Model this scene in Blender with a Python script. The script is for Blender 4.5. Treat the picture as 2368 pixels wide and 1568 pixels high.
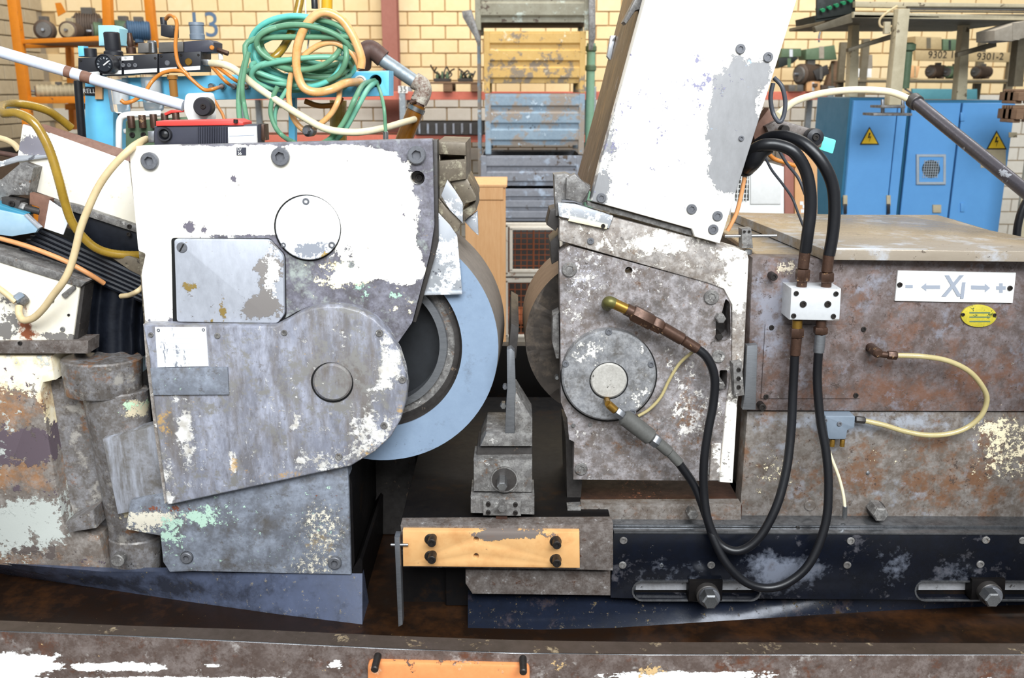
import bpy, bmesh, math, random
from mathutils import Vector, Matrix, geometry
from math import pi, sin, cos, radians, sqrt, tan, atan2

for _o in list(bpy.data.objects): bpy.data.objects.remove(_o)
scene = bpy.context.scene
COL = scene.collection
random.seed(7)

# ---------------------------------------------------------------- camera
FPX, CX, CY, CAMZ, PITCH = 2160.0, 1184.0, 784.0, 1.75, radians(15.0)
cam_data = bpy.data.cameras.new('camera')
cam_data.sensor_fit = 'HORIZONTAL'; cam_data.sensor_width = 36.0
cam_data.lens = 36.0 * FPX / 2368.0
cam_data.clip_start = 0.05; cam_data.clip_end = 100
cam_data.dof.use_dof = True; cam_data.dof.focus_distance = 2.1; cam_data.dof.aperture_fstop = 6.3
cam = bpy.data.objects.new('camera', cam_data); COL.objects.link(cam)
cam.location = (0, 0, CAMZ); cam.rotation_euler = (pi/2 - PITCH, 0, 0)
scene.camera = cam

# ---------------------------------------------------------------- world, lights, exposure
world = bpy.data.worlds.new('world'); scene.world = world; world.use_nodes = True
bg = world.node_tree.nodes['Background']
bg.inputs['Color'].default_value = (0.92, 0.96, 1.0, 1); bg.inputs['Strength'].default_value = 0.38

def area_light(name, loc, target, sx, sy, watt, col):
    d = bpy.data.lights.new(name, 'AREA'); d.shape = 'RECTANGLE'; d.size = sx; d.size_y = sy
    d.energy = watt; d.color = col
    o = bpy.data.objects.new(name, d); COL.objects.link(o); o.location = loc
    o.rotation_euler = (Vector(target) - Vector(loc)).to_track_quat('-Z', 'Y').to_euler()
    return o
area_light('window_daylight', (0.8, -2.2, 4.6), (0.0, 2.2, 1.6), 4.6, 2.4, 500, (0.93, 0.97, 1.0))
area_light('hall_fill_light', (0.5, 6.2, 6.5), (0.3, 9.2, 1.0), 9.0, 3.0, 480, (1.0, 0.97, 0.92))  # added fill light for the back of the hall; no skylight is seen

vs = scene.view_settings
vs.view_transform = 'Standard'; vs.look = 'None'; vs.exposure = 0.45; vs.gamma = 1.0; vs.use_curve_mapping = False

# ---------------------------------------------------------------- projection of a picture point to a place in the hall
_cp, _sp = cos(PITCH), sin(PITCH)
def ray(px, py):
    a, b = (px - CX) / FPX, (CY - py) / FPX
    return Vector((a, _cp + b * _sp, -_sp + b * _cp))
def P(px, py, Y):
    d = ray(px, py); return Vector((0, 0, CAMZ)) + d * (Y / d.y)
def PZ(px, py, Z):
    d = ray(px, py); return Vector((0, 0, CAMZ)) + d * ((Z - CAMZ) / d.z)
def M(px, Y): return px * Y / FPX            # picture length to metres at depth Y (approx)

# ---------------------------------------------------------------- materials
def C(h, a=1.0):
    if not isinstance(h, str): return tuple(h) if len(h) == 4 else tuple(h) + (1,)
    h = h.lstrip('#'); r = []
    for i in (0, 2, 4):
        c = int(h[i:i+2], 16) / 255.0
        r.append(c / 12.92 if c <= 0.04045 else ((c + 0.055) / 1.055) ** 2.4)
    return (r[0], r[1], r[2], a)

MATS = {}
class NT:
    def __init__(s, m): s.t = m.node_tree; s.n = s.t.nodes; s.l = s.t.links
    def node(s, typ, props=None, **inp):
        n = s.n.new(typ)
        for k, v in (props or {}).items(): setattr(n, k, v)
        for k, v in inp.items():
            key = int(k[1:]) if k[0] == '_' and k[1:].isdigit() else k.replace('_', ' ')
            s.put(n.inputs[key], v)
        return n
    def put(s, sock, v):
        if isinstance(v, bpy.types.NodeSocket): s.l.new(v, sock)
        else: sock.default_value = v
    def math(s, op, a, b=0.0, c=0.0, clamp=False):
        n = s.n.new('ShaderNodeMath'); n.operation = op; n.use_clamp = clamp
        s.put(n.inputs[0], a); s.put(n.inputs[1], b); s.put(n.inputs[2], c); return n.outputs[0]
    def mix(s, f, a, b):
        n = s.n.new('ShaderNodeMix'); n.data_type = 'RGBA'
        s.put(n.inputs[0], f); s.put(n.inputs[6], a); s.put(n.inputs[7], b); return n.outputs[2]
    def mixf(s, f, a, b):
        n = s.n.new('ShaderNodeMix'); n.data_type = 'FLOAT'
        s.put(n.inputs[0], f); s.put(n.inputs[2], a); s.put(n.inputs[3], b); return n.outputs[0]
    def rng(s, v, a, b, c=0.0, d=1.0):
        n = s.n.new('ShaderNodeMapRange'); n.clamp = True
        s.put(n.inputs[0], v); n.inputs[1].default_value = a; n.inputs[2].default_value = b
        n.inputs[3].default_value = c; n.inputs[4].default_value = d; return n.outputs[0]
    def noise(s, vec, scale, detail=6, rough=0.62, dist=0.0):
        n = s.n.new('ShaderNodeTexNoise'); s.l.new(vec, n.inputs['Vector'])
        n.inputs['Scale'].default_value = scale; n.inputs['Detail'].default_value = detail
        n.inputs['Roughness'].default_value = rough; n.inputs['Distortion'].default_value = dist
        return n.outputs[0]

def L(col, bias=-0.5, blobs=(), scale=9.0, amp=3.0, soft=0.06, Y=2.0, rough=None, metal=0.0, detail=8, nrough=0.62, stretch=None, strength=1.0, relief=1.0, col2=None):
    """one layer of paint, rust, grime, stain or painted-in shade; blobs are worn or painted patches (x, y, rx, ry, weight)"""
    return dict(col=C(col), bias=bias, blobs=blobs, scale=scale, amp=amp, soft=soft, Y=Y, rough=rough, metal=metal,
                detail=detail, nrough=nrough, stretch=stretch, strength=strength, relief=relief, col2=C(col2) if col2 else None)

def mat(name, base, base2=None, layers=(), rough=0.5, metal=0.0, bscale=6.0, stretch=(1, 1, 1), bump=0.0, bumpscale=60.0,
        rvar=0.12, coat=0.0, trans=0.0, ior=1.45, spec=0.5, contrast=1.0, mottle=None):
    if mottle:      # all-over grime and haze on bare and painted metal
        dk, lt, ms = mottle[:3]; db = mottle[3] if len(mottle) > 3 else -0.2; sv = mottle[4] if len(mottle) > 4 else None
        layers = [L(dk, db, scale=ms, soft=0.9, relief=0, strength=0.75, stretch=sv), L(lt, -0.3, scale=ms * 2.3, soft=0.7, relief=0.15, strength=0.65, stretch=sv), L(dk, -0.75, scale=ms * 5, soft=0.35, relief=0, strength=0.7)] + list(layers)
    m = bpy.data.materials.new(name); m.use_nodes = True; MATS[name] = m
    t = NT(m); bs = t.n['Principled BSDF']
    geo = t.n.new('ShaderNodeNewGeometry'); pos = geo.outputs['Position']
    def scaled(st):
        if st is None or tuple(st) == (1, 1, 1): return pos
        v = t.n.new('ShaderNodeVectorMath'); v.operation = 'MULTIPLY'; t.l.new(pos, v.inputs[0]); v.inputs[1].default_value = st
        return v.outputs[0]
    col = C(base); rgh = rough; met = metal; height = None
    if base2:
        f = t.math('MULTIPLY_ADD', t.noise(scaled(stretch), bscale * 6, 5, 0.7), 0.5, t.math('MULTIPLY', t.noise(scaled(stretch), bscale, 7, 0.65), 0.5))
        f = t.rng(f, 0.5 - 0.2 / contrast, 0.5 + 0.2 / contrast)
        col = t.mix(f, C(base), C(base2))
        rgh = t.rng(f, 0, 1, max(0.03, rough - rvar), min(1, rough + rvar))
    for ly in layers:
        sv = scaled(ly['stretch'])
        n = t.math('MULTIPLY_ADD', t.noise(sv, ly['scale'] * 4.3, 5, 0.7), 0.45, t.math('MULTIPLY', t.noise(sv, ly['scale'], ly['detail'], ly['nrough']), 0.75))
        n = t.math('SUBTRACT', n, 0.1)
        A = ly['amp'] * 2.2; f = t.math('MULTIPLY_ADD', n, A, ly['bias'] - 0.5 * A)
        for (bx, by, rx, ry, w) in ly['blobs']:
            c = P(bx, by, ly['Y']); ix, iz = 1.0 / M(rx, ly['Y']), 1.0 / M(ry, ly['Y'])
            v = t.n.new('ShaderNodeVectorMath'); v.operation = 'MULTIPLY_ADD'; t.l.new(pos, v.inputs[0])
            v.inputs[1].default_value = (ix, 0, iz); v.inputs[2].default_value = (-c.x * ix, 0, -c.z * iz)
            ln = t.n.new('ShaderNodeVectorMath'); ln.operation = 'LENGTH'; t.l.new(v.outputs[0], ln.inputs[0])
            f = t.math('ADD', f, t.rng(ln.outputs['Value'], 1.0, 0.25, 0.0, w))
        mk = t.rng(f, -ly['soft'], ly['soft'], 0.0, ly['strength'])
        lc = ly['col']
        if ly['col2']:
            lc = t.mix(t.rng(t.noise(pos, ly['scale'] * 0.7, 5, 0.6), 0.38, 0.62), ly['col'], ly['col2'])
        col = t.mix(mk, col, lc)
        rgh = t.mixf(mk, rgh, rough if ly['rough'] is None else ly['rough'])
        met = t.mixf(mk, met, ly['metal'])
        if ly['relief']:
            h = t.math('MULTIPLY', mk, ly['relief'] * 0.0012)
            height = h if height is None else t.math('ADD', height, h)
    if bump:
        h = t.math('MULTIPLY', t.noise(scaled(stretch), bumpscale, 4, 0.6), bump * 0.004)
        height = h if height is None else t.math('ADD', height, h)
    if height is not None:
        b = t.n.new('ShaderNodeBump'); b.inputs['Strength'].default_value = 0.6; b.inputs['Distance'].default_value = 1.0
        t.l.new(height, b.inputs['Height']); t.l.new(b.outputs[0], bs.inputs['Normal'])
    t.put(bs.inputs['Base Color'], col); t.put(bs.inputs['Roughness'], rgh); t.put(bs.inputs['Metallic'], met)
    bs.inputs['Specular IOR Level'].default_value = spec
    bs.inputs['Coat Weight'].default_value = coat; bs.inputs['Coat Roughness'].default_value = 0.12
    bs.inputs['Transmission Weight'].default_value = trans; bs.inputs['IOR'].default_value = ior
    return m

# ---------------------------------------------------------------- geometry helpers
WPOS = {}
def obj(name, V, F, m, parent=None, ang=35, smooth=True):
    me = bpy.data.meshes.new(name)
    xs = [v[0] for v in V]; ys = [v[1] for v in V]; zs = [v[2] for v in V]
    b = Vector(((min(xs) + max(xs)) / 2, (min(ys) + max(ys)) / 2, min(zs)))
    me.from_pydata([Vector(v) - b for v in V], [], F); me.update()
    bm = bmesh.new(); bm.from_mesh(me); bmesh.ops.recalc_face_normals(bm, faces=bm.faces); bm.to_mesh(me); bm.free()
    return finish(name, me, b, m, parent, ang, smooth)
def finish(name, me, b, m, parent, ang=35, smooth=True):
    if smooth:
        me.polygons.foreach_set('use_smooth', [True] * len(me.polygons)); me.set_sharp_from_angle(angle=radians(ang))
    me.materials.append(MATS[m] if isinstance(m, str) else m)
    o = bpy.data.objects.new(name, me); COL.objects.link(o); WPOS[o] = b; o.parent = parent
    return o
def tag(o, label=None, cat=None, group=None, kind=None):
    if label: o['label'] = label
    if cat: o['category'] = cat
    if group: o['group'] = group
    if kind: o['kind'] = kind
    return o
def thing(name, label, cat, group=None):
    o = bpy.data.objects.new(name, None); o.empty_display_size = 0.05; COL.objects.link(o)
    return tag(o, label, cat, group)
def finalize():
    def tree(o):
        for c in o.children: yield c; yield from tree(c)
    for o in list(COL.objects):
        if o.type == 'EMPTY' and o.parent is None:
            ps = []
            for c in tree(o):
                if c in WPOS:
                    ps += [WPOS[c] + v.co for v in c.data.vertices]
            if ps:
                WPOS[o] = Vector(((min(p.x for p in ps) + max(p.x for p in ps)) / 2, (min(p.y for p in ps) + max(p.y for p in ps)) / 2, min(p.z for p in ps)))
    for o in list(COL.objects):
        if o in WPOS: o.location = WPOS[o] - (WPOS.get(o.parent, Vector((0, 0, 0))) if o.parent else Vector((0, 0, 0)))

def circ(cx, cy, r, n=40, a0=0.0, a1=360.0, ry=None):
    full = abs(a1 - a0) >= 359.9; k = n if full else n + 1
    return [(cx + r * cos(radians(a0 + (a1 - a0) * i / n)), cy + (ry or r) * sin(radians(a0 + (a1 - a0) * i / n))) for i in range(k)]
def rect(x0, y0, x1, y1): return [(x0, y0), (x1, y0), (x1, y1), (x0, y1)]
def rnd(pts, r, n=5, only=None):
    out = []; k = len(pts)
    for i, p in enumerate(pts):
        if only is not None and i not in only: out.append(p); continue
        a, b, c = Vector(pts[i-1]).to_2d(), Vector(p).to_2d(), Vector(pts[(i+1) % k]).to_2d()
        u, v = (a - b), (c - b); rr = min(r, u.length * 0.45, v.length * 0.45)
        s, e = b + u.normalized() * rr, b + v.normalized() * rr
        for j in range(n + 1):
            q = j / n; w = s * (1-q)**2 + b * 2*q*(1-q) + e * q*q; out.append((w.x, w.y))
    return out
def stadium(x0, y0, x1, y1, n=8):
    r = (y1 - y0) / 2; return circ(x0 + r, y0 + r, r, n, 90, 270) + circ(x1 - r, y0 + r, r, n, -90, 90)

def prism(name, pts, Y, depth, m, parent=None, bev=0.003, holes=(), dv=None, seg=2, ang=35, back=None):
    """a solid with the outline pts standing at distance Y, reaching back by depth; holes go right through"""
    loops = [[P(x, y, Y) for x, y in pts]] + [[P(x, y, Y) for x, y in h] for h in holes]
    return solid(name, loops, dv or Vector((0, depth, 0)), m, parent, bev, seg, ang, back)
def solid(name, loops, dv, m, parent=None, bev=0.003, seg=2, ang=35, back=None):
    dv = Vector(dv); bm = bmesh.new()
    n = sum(len(l) for l in loops)
    fr = [bm.verts.new(p) for l in loops for p in l]
    bk = [bm.verts.new(p + dv) for l in loops for p in l]
    i = 0; se = []
    for l in loops:
        k = len(l)
        for j in range(k):
            a, b = i + j, i + (j + 1) % k
            try: bm.faces.new((fr[a], fr[b], bk[b], bk[a]))
            except ValueError: pass
        i += k
    if len(loops) == 1:
        caps = [list(range(n))]
    else:
        caps = [list(t) for t in geometry.tessellate_polygon([[Vector((p.x, p.z, 0)) if abs(dv.y) >= max(abs(dv.x), abs(dv.z)) else (Vector((p.x, p.y, 0)) if abs(dv.z) > abs(dv.x) else Vector((p.y, p.z, 0))) for p in l] for l in loops])]
    ff = []
    for t in caps:
        try:
            ff.append(bm.faces.new([fr[q] for q in t])); bm.faces.new([bk[q] for q in reversed(t)])
        except ValueError: pass
    bmesh.ops.recalc_face_normals(bm, faces=bm.faces)
    if bev:
        fs = set(ff); ed = [e for f in ff for e in f.edges if len([x for x in e.link_faces if x in fs]) == 1]
        bmesh.ops.bevel(bm, geom=list(set(ed)), offset=bev, segments=seg, affect='EDGES', profile=0.5, clamp_overlap=True)
    return from_bm(name, bm, m, parent, ang)
def from_bm(name, bm, m, parent, ang=35):
    xs = [v.co for v in bm.verts]
    b = Vector(((min(v.x for v in xs) + max(v.x for v in xs)) / 2, (min(v.y for v in xs) + max(v.y for v in xs)) / 2, min(v.z for v in xs)))
    for v in bm.verts: v.co -= b
    me = bpy.data.meshes.new(name); bm.to_mesh(me); bm.free()
    return finish(name, me, b, m, parent, ang)
def box(name, c, s, m, parent=None, rot=(0, 0, 0), bev=0.003):
    """box with centre c and full size s"""
    bm = bmesh.new(); bmesh.ops.create_cube(bm, size=1.0)
    R = Matrix.Rotation(rot[2], 3, 'Z') @ Matrix.Rotation(rot[1], 3, 'Y') @ Matrix.Rotation(rot[0], 3, 'X')
    for v in bm.verts: v.co = Vector((v.co.x * s[0], v.co.y * s[1], v.co.z * s[2]))
    if bev: bmesh.ops.bevel(bm, geom=list(bm.edges), offset=min(bev, min(s) * 0.3), segments=1, affect='EDGES')
    for v in bm.verts: v.co = R @ v.co + Vector(c)
    return from_bm(name, bm, m, parent)
def pbox(name, x0, y0, x1, y1, Y, depth, m, parent=None, bev=0.002): return prism(name, rect(x0, y0, x1, y1), Y, depth, m, parent, bev)
def basis(ax):
    ax = Vector(ax).normalized(); u = ax.cross(Vector((0, 0, 1)))
    if u.length < 1e-3: u = Vector((1, 0, 0))
    u.normalize(); return ax, u, ax.cross(u).normalized()
def lathe(name, c, ax, prof, m, parent=None, n=28, ang=35, cap=True):
    """profile of (radius, distance along axis)"""
    ax, u, w = basis(ax); c = Vector(c); V = []; F = []
    for r, t in prof:
        for i in range(n):
            a = 2 * pi * i / n; V.append(c + ax * t + (u * cos(a) + w * sin(a)) * max(r, 1e-5))
    for j in range(len(prof) - 1):
        for i in range(n):
            k = (i + 1) % n; F.append((j*n+i, j*n+k, (j+1)*n+k, (j+1)*n+i))
    if cap:
        F.append(tuple(range(n))); F.append(tuple((len(prof)-1)*n + i for i in range(n)))
    return obj(name, V, F, m, parent, ang)
def disc(name, px, py, Y, rpx, depth, m, parent=None, ch=0.002, n=40):
    r = M(rpx, Y); return lathe(name, P(px, py, Y), (0, 1, 0), [(r - ch, 0), (r, ch), (r, depth)], m, parent, n)
def rod(name, a, b, r, m, parent=None, n=16, ch=0.0):
    a, b = Vector(a), Vector(b); l = (b - a).length
    pr = [(r, 0), (r, l)] if not ch else [(r - ch, 0), (r, ch), (r, l - ch), (r - ch, l)]
    return lathe(name, a, b - a, pr, m, parent, n)
def hexrod(name, a, b, r, m, parent=None):
    a, b = Vector(a), Vector(b); l = (b - a).length
    return lathe(name, a, b - a, [(r * 0.88, 0), (r, r * 0.15), (r, l - r * 0.15), (r * 0.88, l)], m, parent, 6)
def spline(pts, sub=8):
    pts = [Vector(p) for p in pts]; out = []; k = len(pts)
    for i in range(k - 1):
        p0, p1, p2, p3 = pts[max(i-1, 0)], pts[i], pts[i+1], pts[min(i+2, k-1)]
        for j in range(sub):
            t = j / sub
            out.append(0.5 * ((2*p1) + (p2-p0)*t + (2*p0-5*p1+4*p2-p3)*t*t + (3*p1-p0-3*p2+p3)*t**3))
    out.append(pts[-1]); return out
def sweep(name, pts, r, m, parent=None, n=12, sub=8, ripple=0.0, raw=False):
    ps = pts if raw else spline(pts, sub); V = []; F = []
    t = (ps[1] - ps[0]).normalized(); _, u, w = basis(t)
    for i, p in enumerate(ps):
        tn = (ps[min(i+1, len(ps)-1)] - ps[max(i-1, 0)]).normalized()
        u = (u - tn * u.dot(tn)).normalized(); w = tn.cross(u)
        rr = r * (1 + (ripple if i % 2 else -ripple))
        for k in range(n):
            a = 2*pi*k/n; V.append(p + (u*cos(a) + w*sin(a)) * rr)
    for j in range(len(ps) - 1):
        for i in range(n):
            k = (i+1) % n; F.append((j*n+i, j*n+k, (j+1)*n+k, (j+1)*n+i))
    F.append(tuple(range(n))); F.append(tuple((len(ps)-1)*n + i for i in range(n)))
    return obj(name, V, F, m, parent, 60 if not ripple else 80)
def hose(name, pts, rpx, m, parent=None, **kw):
    """a hose through (x, y, distance) points, radius given in picture pixels at its mean distance"""
    Yd = pts[0][2] if len(pts[0]) > 2 else 2.0
    return sweep(name, [P(*p) for p in pts], M(rpx, sum(p[2] for p in pts) / len(pts)), m, parent, **kw)
def dense(ps, step):
    """resample a polyline to equal short steps (for ribbed hoses)"""
    out = [ps[0]]; acc = 0
    for a, b in zip(ps, ps[1:]):
        l = (b - a).length; d = step - acc
        while d <= l: out.append(a.lerp(b, d / l)); d += step
        acc = (acc + l) % step if l else acc
    return out

def bolt(px, py, Y, rpx, parent, m='bolt_steel', h=0.008, name='socket_bolt', ring=False, dep=0.0026):
    """socket head screw: chamfered head with a hexagonal hole"""
    r = M(rpx, Y); c = P(px, py, Y); n = 24; V = []; F = []
    def hexr(a):
        a = (a + 0.3) % (pi / 3) - pi / 6; return cos(pi/6) / cos(a)
    rings = [(r, h, 0), (r, r*0.12, 0), (r*0.88, 0, 0), (r*0.56, 0, 1), (r*0.52, min(r*0.45, dep), 1)]
    for rr, d, hx in rings:
        for i in range(n):
            a = 2*pi*i/n; q = rr * (hexr(a) if hx else 1); V.append(c + Vector((cos(a)*q, d, sin(a)*q)))
    for j in range(4):
        for i in range(n):
            k = (i+1) % n; F.append((j*n+i, j*n+k, (j+1)*n+k, (j+1)*n+i))
    F.append(tuple(4*n + i for i in range(n)))
    o = obj(name, V, F, m, parent, 40)
    if ring:
        c2 = c + Vector((0, h - 0.002, 0)); lathe('recess_ring', c2, (0, 1, 0), [(r*1.01, 0.0006), (r*1.02, 0), (r*1.10, 0), (r*1.12, 0.0012)], 'black_gap', o, 28, cap=False)
    return o
def hexbolt(px, py, Y, rpx, parent, h=0.02, m='bolt_steel', name='hex_bolt'):
    r = M(rpx, Y); c = P(px, py, Y)
    return lathe(name, c, (0, 1, 0), [(r*0.82, 0), (r, r*0.18), (r, h)], m, parent, 6)
def screw(px, py, Y, rpx, parent, m='bolt_steel', h=0.003, name='screw'):
    """flat slotted screw"""
    r = M(rpx, Y); c = P(px, py, Y)
    o = lathe(name, c, (0, 1, 0), [(r*0.85, 0), (r, r*0.2), (r, h)], m, parent, 20)
    a = random.uniform(0.3, 1.4); d = Vector((cos(a), 0, sin(a))) * r * 0.8; u = Vector((-sin(a), 0, cos(a))) * r * 0.13
    solid('slot', [[c + Vector((0, -0.0004, 0)) + q for q in (d + u, -d + u, -d - u, d - u)]], (0, 0.0003, 0), 'black_gap', o, 0)
    return o
def text_mesh(name, s, loc, size, m, parent=None, ext=0.002, font_scale=(1, 1), rot=(pi/2, 0, 0), shear=0.0, bold=0.0):
    cu = bpy.data.curves.new(name, 'FONT'); cu.body = s; cu.size = size; cu.extrude = ext; cu.align_x = 'CENTER'; cu.align_y = 'CENTER'; cu.shear = shear; cu.offset = bold
    o = bpy.data.objects.new(name, cu); COL.objects.link(o)
    dg = bpy.context.evaluated_depsgraph_get(); me = bpy.data.meshes.new_from_object(o.evaluated_get(dg))
    COL.objects.unlink(o); bpy.data.objects.remove(o)
    R = Matrix.Rotation(rot[2], 3, 'Z') @ Matrix.Rotation(rot[0], 3, 'X')
    for v in me.vertices: v.co = R @ Vector((v.co.x * font_scale[0], v.co.y * font_scale[1], v.co.z))
    me.name = name
    return finish(name, me, Vector(loc), m, parent, smooth=False)

# ================================================================ materials
WHITE = '#f5f2ea'
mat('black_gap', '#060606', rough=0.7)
mat('bolt_steel', '#7b7d82', '#56565a', rough=0.42, metal=0.35, bscale=40)
mat('bolt_dark', '#3d3a38', '#241f1c', rough=0.45, metal=0.6, bscale=60)
mat('bolt_bright', '#b4b6b8', '#7d7d7d', rough=0.3, metal=0.9, bscale=40)
mat('steel', '#9a9da2', '#6f7174', rough=0.35, metal=0.75, bscale=12, stretch=(1, 1, 6), bump=0.05)
mat('aluminium', '#d3d6da', '#a9adb2', [L('#6c6a6a', -0.75, scale=26)], rough=0.38, metal=0.55, bscale=14)
mat('dark_steel', '#4b4846', '#2c2826', [L('#6b5d50', -0.85, scale=26)], rough=0.42, metal=0.25, bscale=12, bump=0.08)
mat('mid_steel', '#82807f', '#524f4c', [L('#a8a5a1', -0.8, scale=40), L('#6b4a2e', -0.95, scale=24, soft=0.3, relief=0)], rough=0.42, metal=0.3, bscale=16, bump=0.08, mottle=('#45403c', '#9a9894', 24))
mat('black_rubber', '#17181c', '#0d0d10', rough=0.36, bscale=20)
mat('black_plastic', '#26272c', '#1b1b20', rough=0.45, bscale=20)
mat('black_bellows', '#0b0d13', '#151922', rough=0.45, bscale=14, spec=0.3)
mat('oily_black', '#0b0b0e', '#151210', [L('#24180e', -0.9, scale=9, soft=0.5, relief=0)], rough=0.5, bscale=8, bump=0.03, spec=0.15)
# front plate of the grinding wheel housing: white paint over grey casting
MASK_PLATE = [(470, 430, 600, 330, 2.6), (860, 480, 240, 200, 1.7), (1000, 400, 62, 260, -2.4), (955, 345, 80, 36, -1.3), (360, 680, 80, 200, 1.5), (905, 600, 120, 90, 1.2), (960, 640, 60, 90, 0.8),
              (690, 640, 90, 110, -2.6), (790, 590, 90, 60, -1.2), (850, 700, 170, 60, -2.2), (650, 562, 130, 20, -1.6), (560, 548, 220, 10, -1.6), (800, 640, 60, 26, 1.6), (1000, 700, 60, 80, -2.0), (985, 560, 36, 60, -1.2), (900, 540, 24, 24, -1.6), (470, 331, 200, 12, -2.6), (720, 326, 180, 14, -2.6), (920, 330, 120, 20, -2.6), (650, 345, 30, 20, -1.5)]
mat('plate_paint', '#787683', '#525053', [
    L('#9aa19c', -0.7, [(680, 640, 60, 120, 0.5)], scale=14, soft=0.4, relief=0), L('#4f4a4c', -0.95, [(870, 700, 110, 60, 0.5)], scale=20, soft=0.3, strength=0.7, relief=0),
    L('#e9dfbf', -1.15, [(800, 640, 100, 45, 1.5), (760, 615, 70, 20, 0.9), (930, 700, 50, 50, 0.7)], scale=34),
    L('#a9cdb6', -1.3, [(838, 672, 34, 34, 1.5), (912, 680, 36, 22, 1.3), (775, 650, 50, 20, 0.6)], scale=30),
    L(WHITE, -0.85, MASK_PLATE, scale=34, amp=2.2, soft=0.05, rough=0.5, col2='#efe9da'),
    L('#8f7c4e', -1.15, [(560, 620, 300, 200, 0.1), (600, 760, 260, 30, 0.5), (690, 540, 40, 60, 0.5), (770, 605, 30, 20, 1.0)], scale=44, soft=0.25, strength=0.7, relief=0),
    L('#6a6570', -1.4, [(700, 420, 380, 220, 0.42), (438, 525, 24, 22, 2.0), (470, 532, 14, 16, 1.8), (540, 410, 10, 14, 1.6), (940, 480, 60, 160, 0.5), (600, 545, 180, 10, 1.0)], scale=44, amp=2.6)],
    rough=0.5, metal=0.1, bscale=10, bump=0.05, mottle=('#4c4644', '#8f8f9a', 14))
mat('cover_paint', '#989cac', '#6b6a6f', [
    L('#6c645c', -0.55, [(560, 880, 40, 120, 0.4), (620, 990, 30, 100, 0.3), (800, 850, 110, 80, 0.45), (760, 960, 80, 60, 0.3), (420, 1060, 60, 120, 0.6), (800, 860, 140, 130, 0.5)], scale=12, soft=0.6, stretch=(1, 1, 0.22), strength=0.8, relief=0),
    L('#7d7b78', -0.5, [(800, 860, 140, 120, 0.5)], scale=22, soft=0.3, relief=0),
    L('#e6e5e2', -1.3, [(440, 1000, 34, 150, 1.9), (905, 830, 60, 100, 1.9), (860, 985, 90, 80, 1.5), (690, 960, 30, 50, 1.5), (770, 1055, 150, 40, 1.5), (400, 1090, 30, 70, 1.0), (880, 900, 40, 60, 1.0), (400, 1140, 40, 30, 0.9), (550, 1060, 14, 44, 1.6)], scale=40, amp=4.0, soft=0.3, rough=0.55, col2='#b4afa6'),
    L('#c39a52', -1.3, [(860, 1030, 110, 50, 0.8), (550, 1065, 16, 40, 1.1), (395, 960, 26, 80, 1.1), (700, 1085, 200, 26, 0.9), (930, 960, 20, 90, 0.8)], scale=30, soft=0.3, strength=0.75, relief=0),
    L('#eef1f5', -1.3, [(560, 920, 150, 120, 0.16)], scale=80, amp=2.4, stretch=(1, 1, 0.6))],
    rough=0.4, metal=0.15, bscale=6, stretch=(1, 1, 0.35), bump=0.06, mottle=('#5f5952', '#b4b8c8', 10, -0.35, (1, 1, 0.35)))
mat('base_casting', '#858b96', '#5f6168', [
    L('#57524c', -0.7, [(300, 1230, 200, 40, 0.5), (640, 1120, 260, 50, 0.4)], scale=10, soft=0.5, strength=0.6, relief=0),
    L('#d9d2c0', -1.5, [(745, 1220, 130, 170, 1.35), (680, 1310, 170, 50, 0.9), (330, 1205, 130, 60, 1.7), (420, 1190, 150, 30, 1.0)], scale=90, amp=2.4, soft=0.12),
    L('#8f7a52', -1.25, [(740, 1250, 60, 90, 0.9)], scale=24, soft=0.3, strength=0.7, relief=0),
    L('#b4d2bf', -1.5, [(470, 1190, 120, 46, 1.9), (400, 1235, 50, 70, 1.7)], scale=60, amp=4.5),
    L('#7e4d3c', -1.25, [(400, 1172, 110, 18, 1.4)], scale=40)],
    rough=0.38, metal=0.15, bscale=6, stretch=(1, 1, 0.7), bump=0.09, mottle=('#524e4a', '#9aa2b0', 10, -0.45))
mat('left_casting', '#857d76', '#625952', [
    L('#f4ecd6', -1.2, [(40, 850, 200, 110, 2.6), (100, 980, 44, 130, 2.2), (20, 920, 70, 90, 0.5)], scale=30, soft=0.06, col2='#ead9b0'),
    L('#a07044', -1.0, [(30, 950, 120, 80, 1.2), (20, 1125, 150, 60, 1.3), (110, 850, 26, 60, 0.9)], scale=14, amp=4.5, soft=0.8, relief=0, strength=0.65),
    L('#5b4f56', -1.3, [(20, 1050, 150, 90, 2.6)], scale=12, amp=4.5, soft=0.08),
    L('#b4b8b2', -1.2, [(30, 1225, 210, 110, 2.2)], scale=14, amp=4.5, soft=0.15),
    L('#5d5450', -1.2, [(60, 1300, 120, 30, 1.5), (30, 1000, 120, 240, 0.35)], scale=46)],
    rough=0.42, metal=0.1, bscale=8, bump=0.06, mottle=('#5a4c42', '#a09a94', 14))
mat('column_casting', '#83807f', '#5d554d', [L('#9d9891', -0.6, scale=16, soft=0.3, relief=0), L('#cbbfa2', -1.2, [(300, 960, 60, 40, 1.6), (300, 1205, 80, 36, 1.6)], scale=60, amp=2.4),
    L('#7a5230', -1.0, [(230, 870, 140, 60, 0.5), (150, 950, 40, 120, 0.9), (310, 1245, 70, 10, 1.4)], scale=24, soft=0.35, relief=0, strength=0.8), L('#b9d6b4', -1.3, [(290, 955, 50, 26, 1.5)], scale=50), L('#38322e', -1.0, scale=40)],
    rough=0.34, metal=0.2, bscale=10, stretch=(1, 1, 0.45), bump=0.12, mottle=('#4a4038', '#9a9a9e', 16))
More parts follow.
